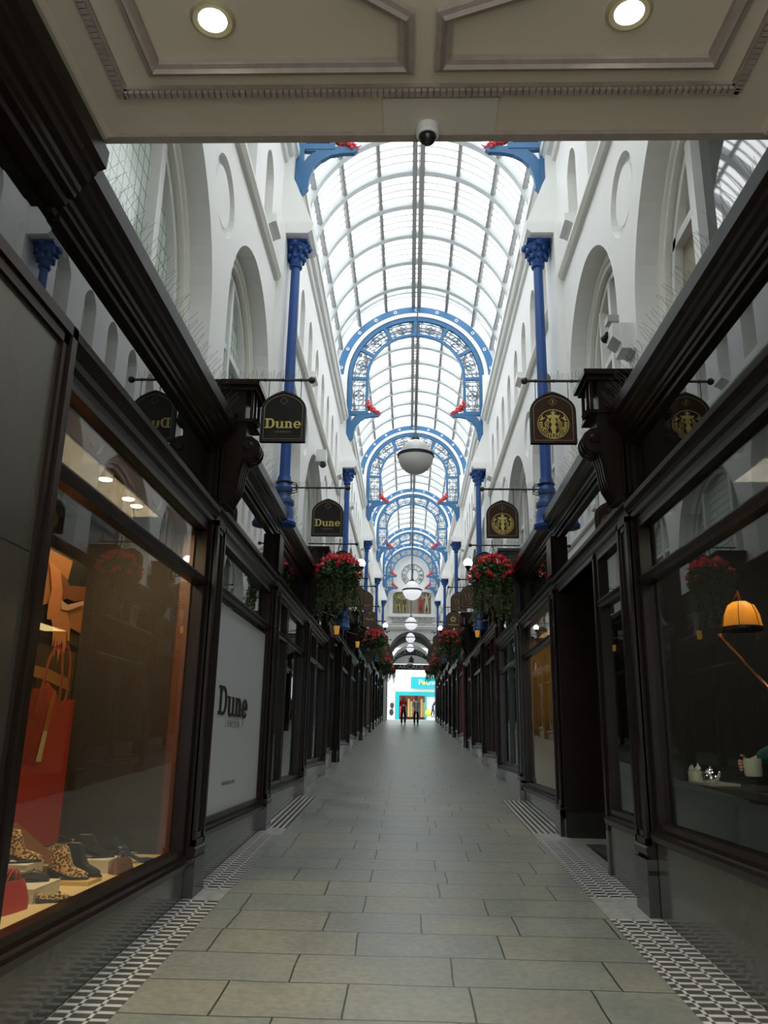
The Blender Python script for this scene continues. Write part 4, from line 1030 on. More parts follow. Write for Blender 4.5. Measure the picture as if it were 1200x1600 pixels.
# near left framed hoarding at the foot of the canopy
t = thing('display_board', 'big dark framed board at the far left edge, in front of the shoe window', 'board')
g = MB(); ub(g, -1, 1.80, 1.86, 1.0, 3.63, .2, 3.50); g.build('panel', GREYBOARD, t)
g = MB()
for a, u in ((0, 1.765), (.06, 1.78)):
    ub(g, -1, u, 1.88, 1.0, 3.68-a, 3.59-a-.06, 3.59-a); ub(g, -1, u, 1.88, 3.62-a, 3.68-a, .10, 3.59-a)
ub(g, -1, 1.77, 1.88, 1.0, 3.68, .08, .20)
g.build('frame', WOOD, t)
g = MB(); ub(g, -1, 1.798, 1.80, 1.0, 3.55, 2.40, 2.405); g.build('seam', BLACKM, t)
# left stone base below the board
g = MB(); ub(g, -1, 1.84, 2.0, 1.0, 3.75, -.1, .6); ub(g, -1, 1.84, 2.0, -1.8, 1.0, -.3, 3.4); tn += 1; struct(g.build('trim_%d' % tn, DSTONE))
g = MB(); ub(g, 1, 1.86, 2.0, -1.8, 1.05, -.3, 3.4); tn += 1; struct(g.build('trim_%d' % tn, DSTONE))
for s in (-1, 1):
    g = MB()
    y0 = -1.8; y1 = 3.5 if s < 0 else 1.0
    sh = .07 if s < 0 else 0
    yp(g, s, [(u-sh if u < 1.95 else u, h+sh*.4) for u, h in CORN], y0, 3.44 if s < 0 else y1)
    if s < 0: yp(g, s, CORN, 3.44, 3.5)
    ub(g, s, 1.90, 2.0, y0, y1, 3.6, 4.15); ub(g, s, 1.9, 3.6, y0, y0+.1, -.3, 4.6)
    tn += 1; struct(g.build('trim_%d' % tn, WOOD))
    g = MB(); ub(g, s, 1.895, 1.90, y0, y1, 3.66, 4.12); tn += 1; struct(g.build('trim_%d' % tn, BLACKGL))

# ------------------------------------------------------------------ clock wall at the far end
CX = .08
def pointed(w, zs, zt, zb, n=14):
    p = [(w, zb)]
    for i in range(n+1):
        t_ = i/n; p.append((w*cos(t_*pi/2)**.9 if i < n else 0, zs+(zt-zs)*sin(t_*pi/2)**1.0))
    q = [(-x, z) for x, z in p[:-1]][::-1]
    return p+q
g = MB()
g.mapped(cut2d([(-3, 2.5), (3, 2.5), (3, 16.5), (-3, 16.5)], [pointed(1.78, 7.05, 9.22, 2.6)], .3), front(CX, YEND+.35, 0))
struct(g.build('wall_far', CLOCKW))
GREYM = mat('dark_grey_moulded_stone', (.10, .10, .095), .6); GREYM2 = mat('mid_grey_moulded_stone', (.22, .22, .21), .6)
for q, (w, zt) in enumerate(((1.755, 9.02), (1.735, 8.80), (1.715, 8.58))):
    g = MB(); g.mapped(cut2d(pointed(1.80, 7.05, 9.25, 2.6), [pointed(w, 6.6, zt, 2.61)], .22), front(CX, YEND+.62+.24*q, 0)); tn += 1; struct(g.build('trim_%d' % tn, (GREYM2, GREYM, GREYM2)[q]))
# frame of the figure recess
g = MB()
rec = [(-1.40, 10.5), (1.40, 10.5), (1.40, 11.7)]+arc(1.05, 11.75, .35, 0, 90, 6)+arc(-1.05, 11.75, .35, 90, 180, 6)+[(-1.40, 11.7)]
ou = [(-1.66, 10.3), (1.66, 10.3), (1.66, 11.8)]+arc(1.10, 11.85, .50, 0, 90, 8)+arc(-1.10, 11.85, .50, 90, 180, 8)+[(-1.66, 11.8)]
g.mapped(cut2d(ou, [rec], .22), front(CX, YEND+.12, 0)); tn += 1; struct(g.build('trim_%d' % tn, CLOCKW))
g = MB(); g.box(CX-1.42, CX+1.42, YEND+.18, YEND+.2, 10.5, 12.12)
for x in (-.5, 0, .5, .95): g.box(CX+x-.012, CX+x+.012, YEND+.16, YEND+.19, 10.5, 12.1)
tn += 1; struct(g.build('trim_%d' % tn, TILEG))
g = MB(); g.box(CX-1.75, CX+1.75, YEND-.05, YEND+.25, 10.26, 10.34); g.box(CX-1.75, CX+1.75, YEND+.02, YEND+.25, 9.75, 9.80)
g.box(CX-2.2, CX+2.2, YEND-.10, YEND+.25, 9.50, 9.62); g.box(CX-2.2, CX+2.2, YEND-.03, YEND+.25, 9.38, 9.50); tn += 1; struct(g.build('trim_%d' % tn, CLOCKW))
g = MB()
for q in range(8):
    x = CX-1.38+q*.395
    g.mapped(strip2d([(-.14, .13), (-.05, .12), (0, -.12), (.05, .12), (.14, .13)], .035, .02), front(x, YEND+.18, 10.06)); g.mapped(strip2d([(-.10, -.13), (0, 0), (.10, -.13)], .03, .02), front(x+.2, YEND+.18, 10.04))
g.box(CX-1.5, CX+1.5, YEND+.16, YEND+.2, 9.83, 9.88); tn += 1; struct(g.build('trim_%d' % tn, CLOCKG))
# clock
t = thing('wall_clock', 'skeleton clock dial with roman numerals high on the white end wall', 'clock', (.12, YEND+.17, 13.39))
def F0(a, b, c): return (a, -c, b)
g = MB(); g.mapped(strip2d(arc(0, 0, .80, 0, 355, 60), .045, .05, True), F0); g.build('outer_rim', CLOCKG, t)
g = MB(); g.mapped(strip2d(arc(0, 0, .46, 0, 355, 48), .035, .05, True), F0); g.build('inner_ring', CLOCKG, t)
for q, w in enumerate(['XII', 'I', 'II', 'III', 'IIII', 'V', 'VI', 'VII', 'VIII', 'IX', 'X', 'XI']):
    g = MB(); a = radians(-30*q); vf = text2d(w, .30, .04)
    g.mapped(vf, lambda x, y, c: ((x*.8)*cos(a)-(y+.63)*sin(a), -c, (x*.8)*sin(a)+(y+.63)*cos(a))); g.build('numeral', CLOCKG, t)
for L, w, a in ((.42, .06, 4), (.62, .04, 176)):
    g = MB(); g.mapped(strip2d([(0, -.1), (L*sin(radians(a))*.5, L*cos(radians(a))*.5), (L*sin(radians(a)), L*cos(radians(a)))], w, .02), lambda x, y, c: (x, -.04-c, y)); g.build('clock_hand', BLACKM, t)

# ironwork name screen under the far arch
ys = YEND+1.35
t = thing('arcade_name_screen', 'black ironwork screen over sky-white glazing, naming the arcade across the far exit arch', 'sign', (CX, ys, 0))
g = MB(); g.mapped(cut2d([(1.45, 7.0)]+[(1.45*cos(radians(a)), 6.95+1.42*sin(radians(a))) for a in range(5, 180, 7)]+[(-1.45, 7.0)], (), .04), F0); g.build('sky_white_glazing', mat('sky_white_screen', (.85, .86, .85), .5), t)  # opaque white stands in for bright sky seen through the screen
g = MB()
o_ = [(1.42*cos(radians(a)), 6.72+1.36*sin(radians(a))) for a in range(10, 171, 8)]; i_ = [(1.40*cos(radians(a)), 6.66+.98*sin(radians(a))) for a in range(10, 171, 8)][::-1]
g.mapped(cut2d(o_+i_, (), .08), F0); g.mapped(cut2d([(-1.36, 6.57), (1.36, 6.57), (1.36, 6.95), (-1.36, 6.95)], (), .08), F0)
g.mapped(cut2d([(-.16, 7.10), (.16, 7.10), (.22, 7.22), (.10, 7.28), (.26, 7.34), (.10, 7.42), (0, 7.62), (-.10, 7.42), (-.26, 7.34), (-.10, 7.28), (-.22, 7.22)], (), .06), F0); g.build('black_band', INKBK, t)
LET = mat('grey_raised_letters', (.42, .43, .42), .5)
g = MB(); g.mapped(text2d('ARCADE', .40, .02), lambda x, y, c: (x*1.22, -.05-c, 6.76+y)); g.build('straight_lettering', LET, t)
g = MB(); w = "THORNTON'S"
for q, chh in enumerate(w):
    a = radians(146-112*q/(len(w)-1)); cx_, cz_ = 1.41*cos(a), 6.69+1.17*sin(a); r = (a-pi/2)*.8
    g.mapped(text2d(chh, .36, .02), lambda x, y, c: (cx_+x*cos(r)-y*sin(r), -.05-c, cz_+x*sin(r)+y*cos(r)))
g.build('arched_lettering', LET, t)
# walls of the passage out to the street
for s in (-1, 1):
    g = MB(); g.box(*sorted((s*1.92+CX*.7, s*2.3)), YEND+.4, 64, 2.5, 9.5); struct(g.build('wall_left' if s < 0 else 'wall_right', WOOD))
g = MB(); g.box(-2.2, 2.3, YEND+1.6, 64, 8.6, 8.8); struct(g.build('ceiling', CLOCKW))

# ------------------------------------------------------------------ street beyond
FACW = mat('pale_shop_facade', (.68, .74, .69), .6); TEAL = mat('turquoise_shop_paint', (.0, .32, .35), .4); LILAC = mat('pale_lilac_hoarding', (.80, .78, .84), .5)
t = thing('street_building', 'pale shop building with turquoise doorway frame across the street beyond the exit', 'building', (0, 76, 0))
g = MB(); g.mapped(cut2d([(-9, 3.0), (9, 3.0), (9, 12), (-9, 12)], [[(-.98, 3.1), (1.42, 3.1), (1.42, 5.60), (-.98, 5.60)]], .4), front(0, .2, 0)); g.build('facade', FACW, t)
g = MB(); g.mapped(cut2d([(-1.32, 3.3), (3.0, 3.3), (3.0, 5.92), (-1.32, 5.92)], [[(-.96, 3.25), (1.40, 3.25), (1.40, 5.58), (-.96, 5.58)], [(1.56, 3.4), (2.6, 3.4), (2.6, 5.5), (1.56, 5.5)]], .12), front(0, -.05, 0)); g.build('doorway_frame', TEAL, t)
g = MB(); g.box(-1.3, 1.7, 1.8, 1.9, 3.2, 5.8); g.build('shop_interior', mat('deep_red_brown_shop_interior', (.13, .045, .03), .8), t)
g = MB(); g.box(-9, -1.36, -.04, 0.0, 3.2, 9.0); g.build('lilac_hoarding', LILAC, t)
g = MB(); g.box(1.58, 2.58, -.03, 0.0, 3.8, 5.45); g.build('side_window', mat('pale_blue_window', (.62, .74, .82), .3), t)
r = random.Random(5)
for q in range(10):
    x = -.9+q*.24; g = MB(); g.box(x, x+.2, 1.0, 1.3, 3.7, 3.9+r.uniform(.4, 1.5)); g.build('stock_rack', mat('stock_%d' % (q % 5), [(.5, .06, .05), (.6, .55, .5), (.05, .04, .04), (.5, .3, .1), (.3, .32, .08)][q % 5], .6), t)
t = thing('shop_sign', 'turquoise fascia sign with white lettering and a yellow coin letter across the street', 'sign', (0, 75.65, 0))
g = MB(); g.box(.10, 4.6, -.06, .1, 6.20, 7.25); g.build('sign_board', TEAL, t)
g = MB(); g.mapped(text2d('P', .68, .04), front(.95, -.09, 6.74)); g.mapped(text2d('und', .68, .04, 'LEFT'), front(1.50, -.09, 6.74)); g.build('lettering', TRIMW, t)
g = MB(); g.lathe([(.0001, -.11), (.17, -.11), (.17, -.07)], (1.30, 0, 6.70), 20, axis='Y', caps=False); g.build('coin_letter', mat('yellow_coin', (.75, .60, .05), .4), t)
t = thing('shop_badge', 'small pale yellow round badge on the facade left of the turquoise sign', 'badge', (-.85, 75.7, 6.25)); g = MB(); g.lathe([(.0001, -.03), (.16, -.03), (.16, .02)], n=18, axis='Y', caps=False); g.prism([(-.08, -.02, -.12), (.08, -.02, -.12), (0, -.02, -.34)], (0, .03, 0)); g.build('disc', mat('pale_badge', (.65, .66, .40), .5), t)
t = thing('yellow_sack', 'yellow-green sack on the pavement by the turquoise doorframe', 'sack', (1.68, 74.5, fl(61)+.66)); g = MB(); g.ball((0, 0, .3), .3, 12, 8, sc=(.9, .7, 1.1)); g.lathe([(.10, .56), (.05, .64), (.12, .72)], n=10); g.build('bag', mat('yellow_green_plastic', (.55, .55, .05), .5), t, True)

# ------------------------------------------------------------------ people
def skin(name, nodes, edges, m, parent=None, sub=1, root=0):
    me = bpy.data.meshes.new(name); me.from_pydata([n[:3] for n in nodes], edges, [])
    o = bpy.data.objects.new(name, me); COL.objects.link(o)
    md = o.modifiers.new('s', 'SKIN'); md.use_smooth_shade = True; md.branch_smoothing = .3
    for i, n in enumerate(nodes):
        r = n[3] if isinstance(n[3], tuple) else (n[3], n[3]); me.skin_vertices[0].data[i].radius = r; me.skin_vertices[0].data[i].use_root = (i == root)
    s2 = o.modifiers.new('u', 'SUBSURF'); s2.levels = sub; s2.render_levels = sub
    dg = bpy.context.evaluated_depsgraph_get(); dg.update()
    nm = bpy.data.meshes.new_from_object(o.evaluated_get(dg)); nm.name = name
    bpy.data.objects.remove(o); nm.materials.clear(); nm.materials.append(m)
    nm.polygons.foreach_set('use_smooth', [True]*len(nm.polygons))
    return link(name, nm, parent)
def add_hand(nodes, edges, wi, wrist, d, side, curl=.5, k=1.0, palm_n=None):
    """five-fingered hand from wrist index wi pointing along d; side = direction of the thumb"""
    d = Vector(d).normalized(); sd = Vector(side); sd = (sd-d*sd.dot(d)).normalized(); n = d.cross(sd).normalized() if palm_n is None else Vector(palm_n)
    w = Vector(wrist)
    p1 = w+d*.045*k; nodes.append((*p1, (.026*k, .016*k))); a = len(nodes)-1; edges.append((wi, a))
    for q, (off, L) in enumerate(((.028, .072), (.010, .080), (-.009, .074), (-.027, .058))):
        b = w+d*.088*k+sd*off*k; nodes.append((*b, .0095*k)); i0 = len(nodes)-1; edges.append((a, i0))
        c1 = b+(d*cos(curl)+n*sin(curl))*L*.5*k; nodes.append((*c1, .0085*k)); edges.append((i0, i0+1))
        c2 = c1+(d*cos(curl*2.2)+n*sin(curl*2.2))*L*.5*k; nodes.append((*c2, .007*k)); edges.append((i0+1, i0+2))
    b = w+d*.035*k+sd*.035*k; nodes.append((*b, .011*k)); i0 = len(nodes)-1; edges.append((a, i0))
    c1 = b+(d*.7+sd*.6+n*.3*curl).normalized()*.035*k; nodes.append((*c1, .0095*k)); edges.append((i0, i0+1))
    c2 = c1+(d*.9+n*.6*curl).normalized()*.03*k; nodes.append((*c2, .008*k)); edges.append((i0+1, i0+2))
def face(parent, c, fwd, k=1.0):
    """eyes, nose, mouth and ears set on a head ball; fwd is the horizontal facing direction"""
    f = Vector(fwd).normalized(); r = Vector((0, 0, 1)).cross(f).normalized(); c = Vector(c)
    g = MB()
    for s in (-1, 1): p = c+f*.080*k+r*s*.032*k+Vector((0, 0, .006)); g.ball(p, .0105*k, 8, 6)
    g.build('eyes', mat('dark_eye', (.03, .02, .02), .2), parent)
    g = MB(); g.tube([c+f*.085*k-r*.022*k+Vector((0, 0, -.055)), c+f*.094*k+Vector((0, 0, -.052)), c+f*.085*k+r*.022*k+Vector((0, 0, -.055))], .006*k, 5); g.build('mouth', mat('lips', (.42, .14, .12), .5), parent)
def head_pts(c, fwd):
    f = Vector(fwd).normalized(); r = Vector((0, 0, 1)).cross(f).normalized(); c = Vector(c)
    def to(v): return tuple(c+r*v[0]+f*v[1]+Vector((0, 0, v[2])))
    m = MB(); m.ball((0, 0, 0), 1, 28, 18)
    V = []
    for x, y, z in m.v:
        t_ = max(0, -z); k = 1-.34*t_**1.6
        V.append(to((x*.077*k, y*.096*(1-.22*t_*(y < 0))+(.012*t_ if y > 0 else 0), z*.118)))
    return V, m.f, to
def add_head(body, c, fwd, parent, hairm, vox=.0065, long_=False):
    V, F, to = head_pts(c, fwd)
    m = MB(); m.add(V, F)
    m.add([to((v[0], v[1], v[2])) for v in MB().tube([(0, .088, .022), (0, .104, -.018), (0, .100, -.030), (0, .085, -.034)], [.006, .014, .013, .008], 8).v], MB().tube([(0, .088, .022), (0, .104, -.018), (0, .100, -.030), (0, .085, -.034)], [.006, .014, .013, .008], 8).f)
    for s_ in (-1, 1):
        e = MB().ball((s_*.080, -.008, -.012), .028, 10, 8, sc=(.35, .7, 1.15)); m.add([to(v) for v in e.v], e.f)
    e = MB().tube([(0, -.01, -.05), (0, -.012, -.11), (0, -.02, -.165)], [.052, .05, .052], 14); m.add([to(v) for v in e.v], e.f)
    me = body.data; bm = bmesh.new(); bm.from_mesh(me); tmp = m.mesh('t', SKIN, True); bm.from_mesh(tmp); bm.to_mesh(me); bm.free(); bpy.data.meshes.remove(tmp)
    md = body.modifiers.new('r', 'REMESH'); md.mode = 'VOXEL'; md.voxel_size = vox; md.use_smooth_shade = True
    sm = body.modifiers.new('sm', 'SMOOTH'); sm.factor = .5; sm.iterations = 2
    dg = bpy.context.evaluated_depsgraph_get(); dg.update()
    nm = bpy.data.meshes.new_from_object(body.evaluated_get(dg)); nm.name = 'body'; body.modifiers.clear(); body.data = nm
    nm.materials.clear(); nm.materials.append(SKIN); nm.polygons.foreach_set('use_smooth', [True]*len(nm.polygons)); nm.polygons.foreach_set('material_index', [0]*len(nm.polygons))
    h = MB(); h.ball((0, 0, 0), 1, 32, 22); hv = h.v; rr = random.Random(4)
    V2 = [(x*.087, y*.105-.006, z*.128+.004) for x, y, z in hv]
    def keep(f):
        y = sum(V2[i][1] for i in f)/len(f); z = sum(V2[i][2] for i in f)/len(f)
        return (z > .062) or (y < -.004 and z > -.085) or (y < .03 and z > .01)
    out = MB(); out.add([to(v) for v in V2], [f for f in h.f if keep(f)])
    if long_:
        for s_ in (-1, 1): 
            e = MB().tube([(s_*.074, .01, .05), (s_*.088, .0, -.04), (s_*.085, .015, -.13), (s_*.07, .03, -.21)], [.02, .026, .026, .012], 10); out.add([to(v) for v in e.v], e.f)
    out.build('hair', hairm, parent, True); face(parent, Vector(c)+Vector((0, 0, .004)), fwd)
def walker(name_l, x, y, z, H, top, legs_, hairm, shoem, phase, arms='hold', longhair=False, lean=0, strap=False):
    k = H/1.72; t = thing('person', name_l, 'person', (x, y, z), 0, 'people walking towards the viewer' if y < 60 else 'people in the street'); st = .11*phase
    nodes = [(0, 0, .95, (.105, .085)), (0, 0, 1.10, (.115, .08)), (0, -lean*.3, 1.28, (.15, .10)), (0, -lean*.5, 1.42, (.13, .085)), (0, -lean*.6, 1.48, .047), (0, -lean*.70-.005, 1.57, .05)]
    edges = [(0, 1), (1, 2), (2, 3), (3, 4), (4, 5)]
    A = {}
    for s in (-1, 1):
        b = len(nodes); nodes += [(s*.16, -lean*.5, 1.42, .058), (s*.21, -lean*.4+.02, 1.17, .045)]
        wr = (s*.10, -.22-lean*.4, 1.13) if arms == 'hold' or (arms == 'one' and s > 0) else (s*.24, -.06-lean*.9, .93)
        nodes.append((*wr, .028)); edges += [(3, b), (b, b+1), (b+1, b+2)]
        el = Vector(nodes[b+1][:3]); d = Vector(wr)-el; add_hand(nodes, edges, b+2, wr, d, (-s*.3, -.3, 1) if wr[2] > 1 else (0, -1, 0), .6); A[s] = (b, b+1, b+2)
    F = {}
    for s in (-1, 1):
        b = len(nodes); yy = -s*st
        nodes += [(s*.085, 0, .88, .070), (s*.10, yy*.6-.02, .50, .060), (s*.10, yy+.03, .10, .042), (s*.105, yy-.08, .04, .040), (s*.105, yy-.15, .035, .03)]
        edges += [(0, b), (b, b+1), (b+1, b+2), (b+2, b+3), (b+3, b+4)]; F[s] = (b, yy)
    body = skin('body', nodes, edges, SKIN, t, 1)
    cn = [list(n) for n in nodes]
    def gw(i, e): r = nodes[i][3]; r = r if isinstance(r, tuple) else (r, r); return (*nodes[i][:3], (r[0]+e, r[1]+e))
    T = [gw(0, .03), gw(1, .025), gw(2, .022), gw(3, .02), (0, -lean*.55, 1.47, .065)]; E = [(0, 1), (1, 2), (2, 3), (3, 4)]
    for s in (-1, 1):
        b = len(T); T += [gw(A[s][0], .018), gw(A[s][1], .018), gw(A[s][2], .014)]; E += [(3, b), (b, b+1), (b+1, b+2)]
    T[0] = (0, 0, .93, (.165, .135)); T.append((0, 0, .77, (.178, .142))); E.append((0, len(T)-1)); skin('jacket', T, E, top, t, 1, 1)
    T = [(0, 0, 1.0, (.13, .105)), (0, 0, .90, (.15, .12))]; E = [(0, 1)]
    for s in (-1, 1):
        b = len(T); i = F[s][0]; T += [(s*.085, 0, .86, (.108, .112)), gw(i+1, .02), gw(i+2, .02)]; E += [(1, b), (b, b+1), (b+1, b+2)]
    skin('trousers', T, E, legs_, t, 1)
    for s in (-1, 1):
        yy = F[s][1]; g = MB(); g.ball((s*.105, yy-.06, .045), .06, 12, 8, sc=(.85, 2.2, .8)); g.box(s*.105-.045, s*.105+.045, yy-.17, yy+.06, 0, .025); g.build('shoe', shoem, t, True)
    add_head(body, (0, -lean*.72-.012, 1.635), (0, -1, 0), t, hairm, .0065 if y < 60 else .014, longhair)
    if strap:
        g = MB(); g.box(-.13, .13, .11, .25, 1.05, 1.42); g.build('rucksack', BLACKM, t); g = MB()
        for s in (-1, 1): g.tube([(s*.10, .12, 1.40), (s*.10, -.02, 1.49), (s*.11, -.12, 1.35), (s*.12, -.09, 1.12), (s*.12, .12, 1.08)], .016, 6)
        g.build('strap', BLACKM, t)
    t.scale = (k, k, k); return t
HBL = mat('fair_hair', (.42, .30, .17), .5); HDK = mat('dark_hair', (.03, .02, .015), .45)
REDJ = mat('red_jacket_cloth', (.55, .04, .05), .8); GREYH = mat('pale_grey_hoodie_cloth', (.66, .66, .67), .85); BLKC = mat('black_cloth', (.012, .012, .014), .8); NAVY = mat('navy_cloth', (.015, .02, .05), .8); WSH = mat('white_trainer', (.7, .7, .7), .5)
yw = 49.5
p1 = walker('person in red jacket, black trousers and white shoes, walking with a bag in front', -.40, yw, fl(yw), 1.68, REDJ, BLKC, HBL, WSH, 1, 'hold', True)
p2 = walker('person in pale grey hoodie and dark trousers, walking beside the one in red', .36, yw+.3, fl(yw), 1.66, GREYH, BLKC, HDK, BLKC, -1, 'hold', False, strap=True)
t = thing('handbag', 'small lilac-grey bag held in front by the person in the red jacket', 'bag', (-.40, yw-.30, fl(yw)+1.09)); g = MB(); g.ball((0, 0, 0), .09, 12, 8, sc=(1.3, .6, .8)); g.tube([(-.07, 0, .04), (0, 0, .14), (.07, 0, .04)], .008, 6); g.build('bag_body', mat('lilac_grey_leather', (.40, .36, .46), .5), t, True)
p3 = walker('person in navy clothes stooping at the right of the turquoise doorway', 2.05, 73.5, 3.62, 1.6, NAVY, NAVY, HDK, BLKC, 1, 'one', False, lean=.55)
p3.rotation_euler = (0, 0, radians(75))
t = thing('hoarding_figure', 'small black standing figure poster low on the pale lilac hoarding', 'poster', (-1.66, 75.92, 3.72)); g = MB(); g.ball((0, 0, .35), .22, 12, 8, sc=(.9, .12, 1.4)); g.ball((.02, 0, .95), .16, 12, 8, sc=(1, .12, 1.6)); g.tube([(.1, 0, .6), (.22, 0, 1.0), (.14, 0, 1.35)], .03, 6); g.build('figure', BLACKM, t, True)

# carved figures in the recess under the clock
def statue(x, label, cols, h, pose):
    t = thing('clock_figure', label, 'statue', (CX+x, YEND+.02, 10.5), 0, 'painted figures under the clock')
    k = h/1.5
    N_ = [(0, 0, .78, (.10, .08)), (0, 0, 1.0, (.11, .08)), (0, 0, 1.18, (.10, .07)), (0, 0, 1.27, .04), (0, -.01, 1.38, (.07, .08)), (0, -.01, 1.45, .05)]; E = [(0, 1), (1, 2), (2, 3), (3, 4), (4, 5)]
    for s in (-1, 1):
        b = len(N_); ex = pose[0 if s < 0 else 1]
        N_ += [(s*.15, 0, 1.17, .05), (s*.15+ex[0]*.5, -.06, 1.17+ex[1]*.5, .04), (s*.15+ex[0], -.12, 1.17+ex[1], .03)]; E += [(2, b), (b, b+1), (b+1, b+2)]
        N_ += [(s*.08, 0, .68, .075), (s*.11, -.03, .38, .055), (s*.13, 0, .06, .04), (s*.14, -.12, .03, .03)]; E += [(0, b+3), (b+3, b+4), (b+4, b+5), (b+5, b+6)]
    skin('body', N_, E, cols[1], t, 1)
    T = [(0, 0, .62, (.16, .12)), (0, 0, .80, (.13, .10)), (0, 0, 1.0, (.13, .10)), (0, 0, 1.18, (.12, .09))]; E = [(0, 1), (1, 2), (2, 3)]; skin('tunic', T, E, cols[0], t, 1)
    g = MB(); g.ball((0, 0, 1.47), .09, 10, 6, z0=0); g.tube([(0, 0, 1.2), (0, .10, .9), (.05, .12, .4)], [.09, .12, .16], 8); g.build('cap_and_cloak', cols[2], t, True)
    t.scale = (k, k, k)
m_ = lambda n, c: mat(n, c, .5)
statue(-1.0, 'painted figure in yellow-green with raised arms, at the left under the clock', (m_('olive_paint', (.10, .13, .03)), m_('gold_ochre_paint', (.40, .32, .09)), m_('dark_green_paint', (.03, .08, .02))), 1.5, ((-.15, .30), (.22, .25)))
statue(-.52, 'dark cloaked painted figure second from the left under the clock', (m_('brown_paint', (.08, .05, .03)), m_('gold_ochre_paint', (.40, .32, .09)), m_('black_green_paint', (.02, .03, .015))), 1.4, ((-.2, -.1), (.2, .2)))
statue(.62, 'painted figure in a bright red coat under the clock', (m_('scarlet_paint', (.45, .02, .02)), m_('scarlet_paint', (.45, .02, .02)), m_('dark_brown_paint', (.05, .03, .02))), 1.25, ((-.12, .05), (.25, .15)))
statue(1.08, 'pale buff painted figure at the right under the clock', (m_('buff_paint', (.50, .42, .25)), m_('buff_paint', (.50, .42, .25)), m_('ochre_grey_paint', (.28, .24, .14))), 1.5, ((-.25, .1), (.12, .35)))

# ------------------------------------------------------------------ the shoe display behind the nearest left window
ZB = .69
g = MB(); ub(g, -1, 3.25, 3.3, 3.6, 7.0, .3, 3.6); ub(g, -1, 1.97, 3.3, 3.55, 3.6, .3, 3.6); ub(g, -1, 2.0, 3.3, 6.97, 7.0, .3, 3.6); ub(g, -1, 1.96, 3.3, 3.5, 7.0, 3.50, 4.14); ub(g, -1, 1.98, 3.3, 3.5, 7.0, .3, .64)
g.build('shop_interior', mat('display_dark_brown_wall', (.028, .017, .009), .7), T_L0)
g = MB(); ub(g, -1, 1.965, 2.06, 6.88, 6.965, .5, 3.5); ub(g, -1, 1.965, 2.11, 3.8, 6.9, 3.34, 3.5); ub(g, -1, 1.965, 2.0, 3.66, 3.70, .5, 3.5); g.build('inner_lining', AMBERWOOD, T_L0)
t = thing('display_platform', 'pale yellow display platform inside the nearest left window', 'display platform')
g = MB(); ub(g, -1, 1.985, 2.95, 3.9, 6.88, ZB-.045, ZB); g.build('board_top', BOARDY, t)
for x, y in ((-2.32, 5.55), (-2.32, 6.05), (-2.32, 6.25), (-2.6, 4.7)):
    tt = thing('interior_downlight', {5.55: 'nearest of the three small lit spotlights seen through the top of the shoe window', 6.05: 'middle of the three small lit spotlights seen through the top of the shoe window', 6.25: 'farthest of the three small lit spotlights seen through the top of the shoe window', 4.7: 'lit spotlight at the very left top of the shoe window, close to the framed board'}[y], 'spotlight', (x, y, 3.40), 0, 'spotlights in the shoe window')
    g = MB(); g.lathe([(.05, 0), (.055, .10), (.02, .1)], n=16); g.build('can', TRIMW, tt)
    g = MB(); g.lathe([(.0001, -.004), (.045, -.004), (.045, .01)], n=16, caps=False); g.build('lamp', mat('lit_spot', (1, 1, 1), .4, emit=((1, .85, .6), 9)), tt)
L = bpy.data.lights.new('display_light', 'AREA'); L.energy = 26; L.color = (1, .74, .42); L.shape = 'RECTANGLE'; L.size = .5; L.size_y = 2.2
lo = bpy.data.objects.new('display_light', L); COL.objects.link(lo); lo.location = (-2.45, 5.4, 3.38); lo.parent = T_L0

# handbag poster: a flat printed panel
t = thing('handbag_poster', 'tall poster of hands holding a red leather handbag, inside the nearest left window', 'poster', (-2.60, 5.0, 0))
def PP(px, pz): return px, pz      # poster coordinates: along the arcade, up
def onp(k): return lambda a, b, c: (.004*k+c*.3, a, b)
C_ = lambda n, c: mat(n, c, .55)
g = MB(); g.box(-.03, 0, -.4, 1.10, .84, 2.86); g.build('poster_sheet', C_('poster_black_ground', (.010, .008, .006)), t)
def pl(name, m, polys, k):
    g = MB()
    for q in polys: g.mapped(cut2d(q, (), .004), onp(k))
    g.build(name, m, t)
pl('printed_coat', C_('poster_camel_coat', (.34, .125, .03)), [[(.0, 2.84), (.80, 2.84), (.76, 2.69), (.60, 2.72), (.56, 2.5), (0, 2.3)], [(.71, 2.464), (1.09, 2.585), (1.10, 2.341), (.884, 2.36)], [(0, 2.05), (.626, 2.036), (.981, 1.997), (1.03, 1.907), (.598, 1.958), (0, 1.99)]], 1)
pl('printed_sleeve', C_('poster_brown_sleeve', (.17, .05, .013)), [[(.605, 2.718), (.726, 2.689), (.794, 2.655), (1.09, 2.70), (1.09, 2.597), (.913, 2.556), (.767, 2.555), (.667, 2.515), (.592, 2.582)]], 2)
pl('printed_hand', C_('poster_hand', (.50, .17, .045)), [[(.40, 2.76), (.603, 2.723), (.67, 2.596), (.684, 2.46), (.798, 2.454), (.884, 2.36), (.891, 2.26), (.86, 2.26), (.815, 2.351), (.845, 2.215), (.81, 2.12), (.79, 2.20), (.76, 2.26), (.752, 2.16), (.737, 2.09), (.715, 2.16), (.69, 2.25), (.685, 2.18), (.67, 2.12), (.65, 2.2), (.64, 2.27), (.63, 2.20), (.615, 2.19), (.60, 2.30), (.55, 2.37), (.485, 2.36), (.475, 2.405), (.477, 2.483), (.503, 2.566)]], 3)
pl('printed_cuff', C_('poster_cuff', (.55, .30, .17)), [[(.664, 2.526), (.781, 2.51), (1.057, 2.586), (1.066, 2.556), (.793, 2.471), (.684, 2.46)]], 4)
